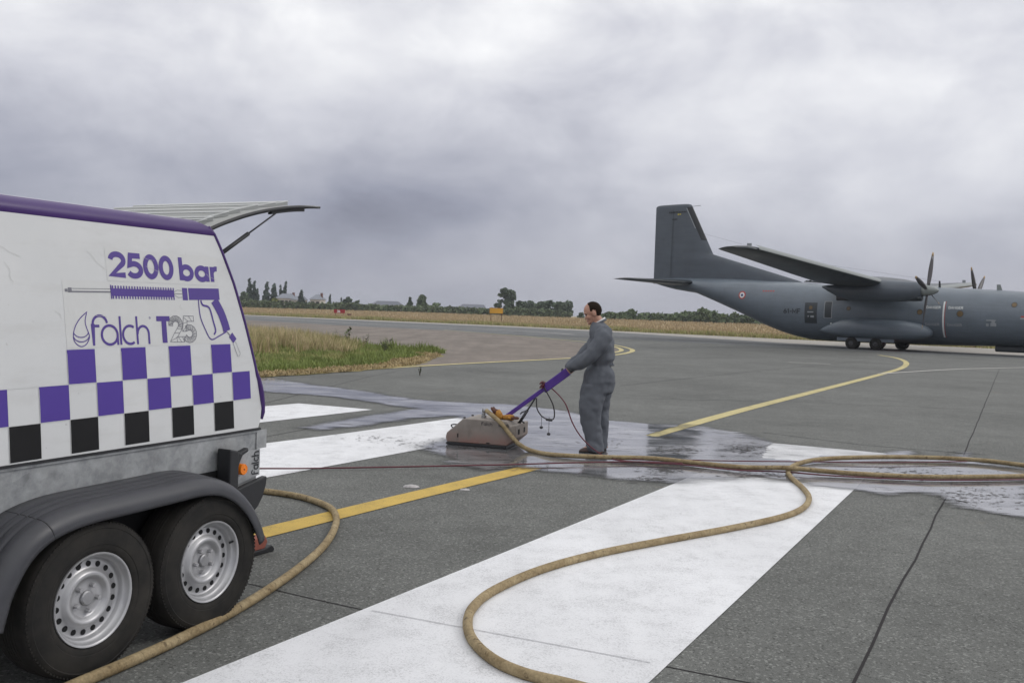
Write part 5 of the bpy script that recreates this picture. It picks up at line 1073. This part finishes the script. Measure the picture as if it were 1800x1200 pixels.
# ================================================================== PERSON
PX, PY = .98, 10.38
def mp(px, py, y=0.0):
    z = (795 - py) / 154; return Vector(((px - 1045) / 154 - SLOPE * z, y, z))
def build_person():
    def ell_ring(f, b, py, hw, yc=0.0, n=20, e=2.3):
        a, c = mp(f, py), mp(b, py); cx = (a.x + c.x) / 2; rx = abs(c.x - a.x) / 2
        return [(cx + rx * math.copysign(abs(math.cos(q)) ** (2 / e), math.cos(q)), yc + hw * math.copysign(abs(math.sin(q)) ** (2 / e), math.sin(q)), a.z) for q in np.linspace(0, 2 * math.pi, n + 1)[:-1]]
    torso = [(1040, 1064, 566, .085), (1038, 1070, 573, .155), (1037, 1075, 581, .195), (1036, 1078, 592, .215), (1034, 1081, 606, .212), (1033, 1081, 620, .205), (1033, 1081.5, 630, .203), (1036, 1074, 639, .170), (1036, 1073, 642, .166), (1031, 1080, 651, .186), (1028, 1082.5, 659, .194), (1026, 1081.5, 669, .196), (1023, 1079, 680, .194), (1021, 1077, 689, .19)]
    legN = [(1022, 1066, 676, .10), (1019, 1063, 692, .104), (1016.5, 1060, 705, .103), (1015.5, 1058, 716, .100), (1016.5, 1056, 726, .097), (1020, 1057, 739, .095), (1023.5, 1058.5, 754, .093), (1026.5, 1060, 769, .092), (1029, 1061.5, 780, .092), (1029.5, 1063, 788, .094), (1031, 1063, 792, .09)]
    legF = [(1032, 1078, 676, .10), (1035, 1076.5, 692, .104), (1037, 1074.5, 706, .103), (1040, 1072.5, 722, .098), (1042, 1071.5, 738, .094), (1044, 1071, 756, .092), (1046, 1070.5, 772, .091), (1047, 1070.5, 784, .092), (1048, 1070.5, 790.5, .09)]
    armN = [((1062, 581), -.165, .088), ((1059, 589), -.215, .098), ((1052, 601), -.235, .095), ((1043, 614), -.235, .089), ((1034, 625), -.225, .083), ((1022, 634), -.195, .076), ((1011, 641), -.160, .066), ((1002, 647), -.130, .056), ((997.5, 650), -.115, .052)]
    armF = [((1060, 581), .165, .085), ((1056, 590), .205, .092), ((1048, 603), .215, .088), ((1038, 617), .21, .080), ((1026, 628), .19, .074), ((1014, 637), .155, .064), ((1004, 645), .125, .055), ((999, 649), .110, .050)]
    def suit(k, g):
        m = MB(); m.loft([ell_ring(f + g, b - g, y, hw * k) for f, b, y, hw in torso])
        m.loft([ell_ring(f + g, b - g, y, hw * k, -.098) for f, b, y, hw in legN]); m.loft([ell_ring(f + g, b - g, y, hw * k, .098) for f, b, y, hw in legF])
        for ar in (armN, armF): m.tube([mp(*p, y) for p, y, r in ar], [r * k for p, y, r in ar], 14)
        return m
    # skin body: one continuous surface with head, neck and hands
    m = suit(.80, 3.2)
    HC = mp(1041.5, 550.5); tilt = Matrix.Rotation(R(-22), 3, 'Y')
    def hp(f, y, z): return HC + tilt @ Vector((-f, y, z))          # f forward (to the left)
    def skull(p):
        return p
    m.ellip(hp(-.008, 0, .028), (.098, .076, .094), 20, 14, tilt)
    m.ellip(hp(.022, 0, -.030), (.066, .060, .088), 18, 12, tilt)                 # face
    m.ellip(hp(.040, 0, -.082), (.044, .045, .038), 14, 10, tilt)                 # jaw
    m.ellip(hp(.074, 0, -.098), (.021, .022, .018), 10, 8, tilt)                  # chin
    m.ellip(hp(.080, 0, .022), (.014, .050, .012), 12, 8, tilt)                   # brow
    m.loft([[hp(.078, -.008, .012), hp(.078, .008, .012), hp(.070, .010, .010), hp(.070, -.010, .010)], [hp(.104, -.013, -.030), hp(.104, .013, -.030), hp(.075, .018, -.034), hp(.075, -.018, -.034)], [hp(.108, -.010, -.038), hp(.108, .010, -.038), hp(.078, .016, -.044), hp(.078, -.016, -.044)]])
    m.ellip(hp(.086, 0, -.060), (.012, .024, .007), 10, 6, tilt); m.ellip(hp(.084, 0, -.070), (.012, .022, .007), 10, 6, tilt)   # lips
    for s in (-1, 1): m.ellip(hp(-.012, s * .078, -.010), (.023, .013, .036), 12, 8, tilt); m.ellip(hp(.058, s * .040, -.028), (.026, .022, .026), 10, 8, tilt)
    m.tube([mp(1054, 574), mp(1052, 564), mp(1046, 556)], [.052, .057, .056], 14)
    grip = Vector((.655 - PX, 0, .915))
    gv = Vector((.0206, 0, .0145))
    GB = m2w(Vector((.63, .22, .33)).lerp(w2l((.655, 10.38, .915)), 1.0)) - Vector((PX, PY, 0)) + Vector((.021, -.008, .016))
    for s, ar in ((-1, armN), (1, armF)):
        wr = mp(*ar[-1][0], ar[-1][1]); hy = s * .105; c = GB + Vector((.0, hy, 0))
        palm = c + Vector((.030, 0, .026)); m.tube([wr, (wr + palm) / 2, palm], [.034, .036, .034], 12)
        m.ellip(palm, (.040, .046, .026), 12, 8)
        for i, ln in enumerate((.92, 1.0, .96, .80)):
            y = hy + (-.036 + .024 * i); q0 = R(35); pts = []
            for k in range(6): q = q0 + R(205) * ln * k / 5; pts.append(GB + Vector((.029 * math.cos(q), y, .029 * math.sin(q))))
            m.tube([palm + Vector((-.005, y - hy, .0))] + pts, [.0115, .0115, .011, .0105, .010, .0095, .008], 8)
        m.tube([palm + Vector((.010, -s * .038, -.006)), GB + Vector((.028, hy - s * .050, -.008)), GB + Vector((.006, hy - s * .046, -.030)), GB + Vector((-.018, hy - s * .038, -.030))], [.014, .0125, .011, .009], 8)
    # feet inside the shoes
    for f, y in ((1040, -.10), (1055, .10)): p = mp(f, 787, y); m.ellip((p.x, y, .05), (.11, .038, .035), 12, 8)
    body = clean(m.build('person', 'skin', None, True, [('REMESH', dict(mode='VOXEL', voxel_size=.0055, use_smooth_shade=True)), ('SMOOTH', dict(factor=.5, iterations=3))]))
    body.location = (PX, PY, 0); tag(body, 'man in grey coverall standing and pushing the surface cleaner by its handle', 'person')
    # coverall
    tex = bpy.data.textures.new('cloth_folds', 'CLOUDS'); tex.noise_scale = .13; tex.noise_depth = 1
    tex2 = bpy.data.textures.new('cloth_creases', 'MARBLE'); tex2.noise_scale = .14; tex2.noise_depth = 1; tex2.turbulence = 8.0; tex2.marble_type = 'SOFT'
    m = suit(1.0, 0.0)
    # gathered waist, pocket and cuff bulk
    m.tube([mp(1047, 640, -.165), mp(1033, 640, 0), mp(1047, 640, .165), mp(1078, 640, .09), mp(1078, 640, -.09), mp(1047, 640, -.165)], .012, 8)
    cv = clean(m.build('coverall', 'coverall_cloth', body, True, [('REMESH', dict(mode='VOXEL', voxel_size=.011, use_smooth_shade=True)), ('SMOOTH', dict(factor=.5, iterations=4)), ('DISPLACE', dict(texture=tex, strength=.022, mid_level=.48, texture_coords='LOCAL')), ('DISPLACE', dict(texture=tex2, strength=.015, mid_level=.5, texture_coords='LOCAL')), ('SMOOTH', dict(factor=.4, iterations=2))]))
    # collars
    def ringtube(px0, px1, py0, py1, hw, r, name, mat):
        a, b = mp(px0, py0), mp(px1, py1); c = (a + b) / 2; m = MB(); pts = []
        for q in np.linspace(0, 2 * math.pi, 21): pts.append(Vector((c.x + (a.x - c.x) * math.cos(q), hw * math.sin(q), c.z + (a.z - c.z) * math.cos(q))))
        m.tube(pts, r, 8, False); return m.build(name, mat, body, True)
    ringtube(1042, 1064.5, 573.5, 561.0, .070, .014, 'coverall_collar', 'coverall_cloth'); ringtube(1043, 1063, 570.5, 558.5, .064, .010, 'shirt_collar', 'white_cloth')
    # hair: bald in front, dark round the back and sides
    v = []; f = []; nu, nv = 40, 26; idx = {}
    for i in range(nv + 1):
        th = math.pi * i / nv
        for k in range(nu):
            ph = 2 * math.pi * k / nu; d = Vector((math.sin(th) * math.cos(ph), math.sin(th) * math.sin(ph), math.cos(th)))      # d.x forward
            r_ = 1.0 + .05 * noise.noise(d * 7); loc = Vector((-.012 + d.x * .104 * r_, d.y * .082 * r_, .026 + d.z * .100 * r_))
            top = d.z > .55; keep = (loc.x < .036 - .30 * max(0, loc.z - .06)) and (loc.z > -.022 or (loc.x < -.035 and loc.z > -.078)) and not (abs(loc.y) > .05 and loc.x > .012 and loc.z < .005)
            if loc.z > .085 and loc.x > .02: keep = False
            if abs(loc.y) > .045 and ((loc.x + .010) / .028) ** 2 + ((loc.z + .012) / .040) ** 2 < 1: keep = False
            if keep and loc.x > .020 and noise.noise(loc * 90) > .25: keep = False
            if keep: idx[(i, k)] = len(v); v.append(hp(loc.x, loc.y, loc.z))
    for i in range(nv):
        for k in range(nu):
            q = [(i, k), (i, (k + 1) % nu), (i + 1, (k + 1) % nu), (i + 1, k)]
            if all(x in idx for x in q): f.append(tuple(idx[x] for x in q))
    m = MB(); m.add(v, f); clean(m.build('hair', 'hair_dark', body, True, [('SOLIDIFY', dict(thickness=.009, offset=-.6))]))
    for s in (-1, 1):
        m = MB(); m.ellip(hp(.074, s * .030, .004), (.010, .013, .007), 10, 6, tilt); m.build('eye', 'eye_dark', body, True); m = MB(); m.ellip(hp(.084, s * .030, .018), (.008, .020, .004), 10, 6, tilt); m.build('eyebrow', 'hair_dark', body, True)
    # shoes
    for tx, hx, y, py in ((1017.5, 1060, -.10, 796), (1037, 1068, .10, 791)):
        L_ = (hx - tx) / 154; x0 = (tx - 1045) / 154; m = MB(); rr = []
        for t, w, h, z in [(0, .022, .030, .022), (.06, .038, .052, .022), (.22, .047, .068, .022), (.45, .045, .088, .022), (.65, .042, .115, .022), (.85, .042, .12, .022), (.97, .036, .10, .022), (1, .02, .07, .022)]:
            rr.append([(x0 + L_ * t, y + w * math.cos(q), z + (h - .022) * max(0, math.sin(q))) for q in np.linspace(-.35, math.pi + .35, 15)])
        m.loft(rr); clean(m.build('shoe', 'shoe_leather', body, True, [('SUBSURF', dict(levels=1, render_levels=1))]))
        m = MB(); pl = [(x0 + L_ * t, w) for t, w in [(-.01, .015), (.05, .038), (.22, .049), (.45, .044), (.7, .042), (.93, .040), (1.01, .02)]]; m.prism([(a, y - b) for a, b in pl] + [(a, y + b) for a, b in pl[::-1]], .0, .024, 'z'); clean(m.build('shoe_sole', 'sole_rubber', body))
build_person()

# ================================================================== HOSES AND CABLES
def hose(name, pts, r, mat, label, cat, n=10, wob=0.0):
    sp = spline(pts, 10)
    if wob: sp = [p + Vector((noise.noise(p * 1.3) * wob, noise.noise(p * 1.3 + Vector((9, 2, 4))) * wob, 0)) for p in sp]
    m = MB(); m.tube(sp, r, n); return tag(m.build(name, mat, None, True), label, cat)
hr = .0250
A_ = [m2w((.42, .20, .737 - .325)), at(868, 732, 10.42), at(882, 745, 10.32), at(897, 764, 10.24), at(912, 780, 10.18), at(935, 792, 10.14)] + [gp(x, y, z) for x, y, z in [(975, 799, .035), (1060, 803, hr + .02), (1150, 805.5, hr + .02), (1230, 814, hr + .02), (1310, 821, hr + .03), (1385, 822, hr + .055), (1440, 827, hr + .03), (1520, 833, hr + .02), (1650, 838, hr + .02), (1830, 836, hr + .02)]]
hose('pressure_hose', A_, hr, 'hose_cover', 'tan pressure hose from the machine across the wet patch to the right', 'hose', 12)
C_ = [gp(x, y, z) for x, y, z in [(1840, 822, hr + .02), (1790, 816, hr + .02), (1730, 809, hr + .02), (1640, 804, hr + .02), (1540, 803, hr + .02), (1450, 806, hr + .02), (1405, 814, hr + .015), (1386, 826, hr + .005), (1390, 838, hr), (1410, 856, hr), (1422, 874, hr), (1412, 892, hr), (1375, 908, hr), (1290, 927, hr), (1160, 951, hr), (1050, 973, hr), (950, 1001, hr), (870, 1036, hr), (832, 1066, hr), (822, 1096, hr), (833, 1127, hr), (870, 1160, hr), (925, 1184, hr), (1000, 1202, hr), (1080, 1225, hr), (1160, 1262, hr)]]
hose('pressure_hose', C_, hr, 'hose_cover', 'tan pressure hose looping over the big white stripe in the foreground', 'hose', 12)
B_ = [gp(x, y, hr) for x, y in [(400, 868), (440, 862), (475, 864), (530, 873), (575, 889), (590, 905), (588, 928), (568, 960), (525, 998), (465, 1040), (400, 1079), (320, 1120), (230, 1161), (120, 1208), (20, 1256)]]
hose('pressure_hose', B_, hr, 'hose_cover', 'tan pressure hose curving out from under the trailer past its wheels', 'hose', 12)
hose('signal_cable', [gp(420, 824, .10), gp(458, 823, .09), gp(520, 823, .03), gp(600, 822, .022), gp(760, 819, .03), gp(900, 816, .03), gp(1000, 813, .035), gp(1120, 811, .035), gp(1200, 814, .035)], .0075, 'red_cable', 'thin dark red cable running straight from the trailer towards the man', 'cable', 8)
kw = m2w(knot)
hose('signal_cable', [kw, kw + Vector((.10, -.02, -.03))] + [at(993, 708, 10.15), at(1006, 742, 10.12), at(1022, 768, 10.08), at(1045, 790, 10.0)] + [gp(x, y, .032) for x, y in [(1075, 806), (1130, 812), (1210, 817), (1300, 826), (1380, 829), (1470, 836), (1640, 843), (1820, 842)]], .0075, 'red_cable', 'thin dark red cable hanging from the purple handle past the man to the right', 'cable', 8)
hose('signal_cable', [gp(x, y, .034) for x, y in [(1110, 806.5), (1200, 808), (1300, 810), (1420, 811), (1560, 812.5), (1700, 810.5)]], .0065, 'red_cable', 'thin dark red cable lying behind the tan hose crossing', 'cable', 8)

# ================================================================== SMALL THINGS
def chock():
    p = gp(452, 972); r = empty('wheel_chock', (p.x, p.y, 0), R(60)); tag(r, 'small reddish brown chock with black foot behind the rear trailer tyre', 'chock')
    m = MB(); m.prism([(-.07, .03), (.03, .03), (.055, .07), (.03, .115), (-.07, .10)], -.035, .035); m.build('block', 'chock_red', r, False, [('BEVEL', dict(width=.006, segments=2))]); m = MB(); m.prism([(-.08, 0), (.10, 0), (.105, .02), (.08, .045), (.02, .032), (-.08, .032)], -.045, .045); m.build('foot', 'black_plastic', r, False, [('BEVEL', dict(width=.006, segments=2))])
chock()
def scrap(px, py, s, label):
    p = gp(px, py); m = MB(); n = 16; rr = []
    for q, h in ((1.0, .003), (.8, .014), (.55, .020), (.3, .021)): rr.append([(s * q * math.cos(a) * (1 + .22 * noise.noise(Vector((math.cos(a) * 2 + px, math.sin(a) * 2, q)))), s * .62 * q * math.sin(a), h * s / .075 * (1 + .35 * noise.noise(Vector((a * 2, q * 3, px))))) for a in np.linspace(0, 2 * math.pi, n + 1)[:-1]])
    m.loft(rr); o = clean(m.build('plastic_scrap', 'plastic_scrap')); o.location = (p.x, p.y, 0); tag(o, label, 'litter')
scrap(723, 856, .075, 'crumpled white plastic scrap on the asphalt left of the yellow line'); scrap(817, 861, .045, 'small flat white scrap just below the yellow line')
def weed(px, py, h, label):
    p = gp(px, py); r = empty('weed', (p.x, p.y, 0)); tag(r, label, 'weed'); s = MB(); l = MB()
    for _ in range(9):
        a = random.uniform(0, 6.28); e = Vector((math.cos(a) * h * .45 * random.random(), math.sin(a) * h * .4, h * random.uniform(.5, 1))); s.tube([(0, 0, 0), e * .5 + Vector((0, 0, .02)), e], [.008, .006, .003], 5)
        for k in range(6): c = e * random.uniform(.4, 1.05); d = Vector((random.gauss(0, 1), random.gauss(0, 1), random.gauss(0, .6))).normalized() * h * .14; u = d.cross(Vector((0, 0, 1))) * .5; l.add([c, c + d * .5 + u, c + d, c + d * .5 - u], [(0, 1, 2, 3)])
    s.build('stem', 'bark', r); l.build('leaves', 'weed_leaf', r)
weed(738, 660, .24, 'small dark weed growing alone in the asphalt before the verge')
for i, (px, py, lb) in enumerate([(606, 616, 'tall dark stalk weed standing at the middle of the verge'), (640, 618, 'spiky grey green weed right of the tall stalk'), (676, 622, 'cluster of upright green spikes near the verge tip')]): weed(px, py, (.95, .75, .6)[i], lb)

# ================================================================== AIR
def haze():
    t = NT('haze_air'); t.N.remove(t.b); v = t.nd('ShaderNodeVolumePrincipled'); v.inputs['Color'].default_value = (0.86, 0.90, 0.97, 1); v.inputs['Density'].default_value = 0.00036; v.inputs['Anisotropy'].default_value = 0.2
    t.L.new(v.outputs[0], t.out.inputs['Volume']); o = MB().box(-470, 220, -60, 1700, -1.2, 24).build('haze', 'haze_air'); tag(o, 'thin pale haze in the air over the whole airfield', 'haze', kind='stuff')
haze()
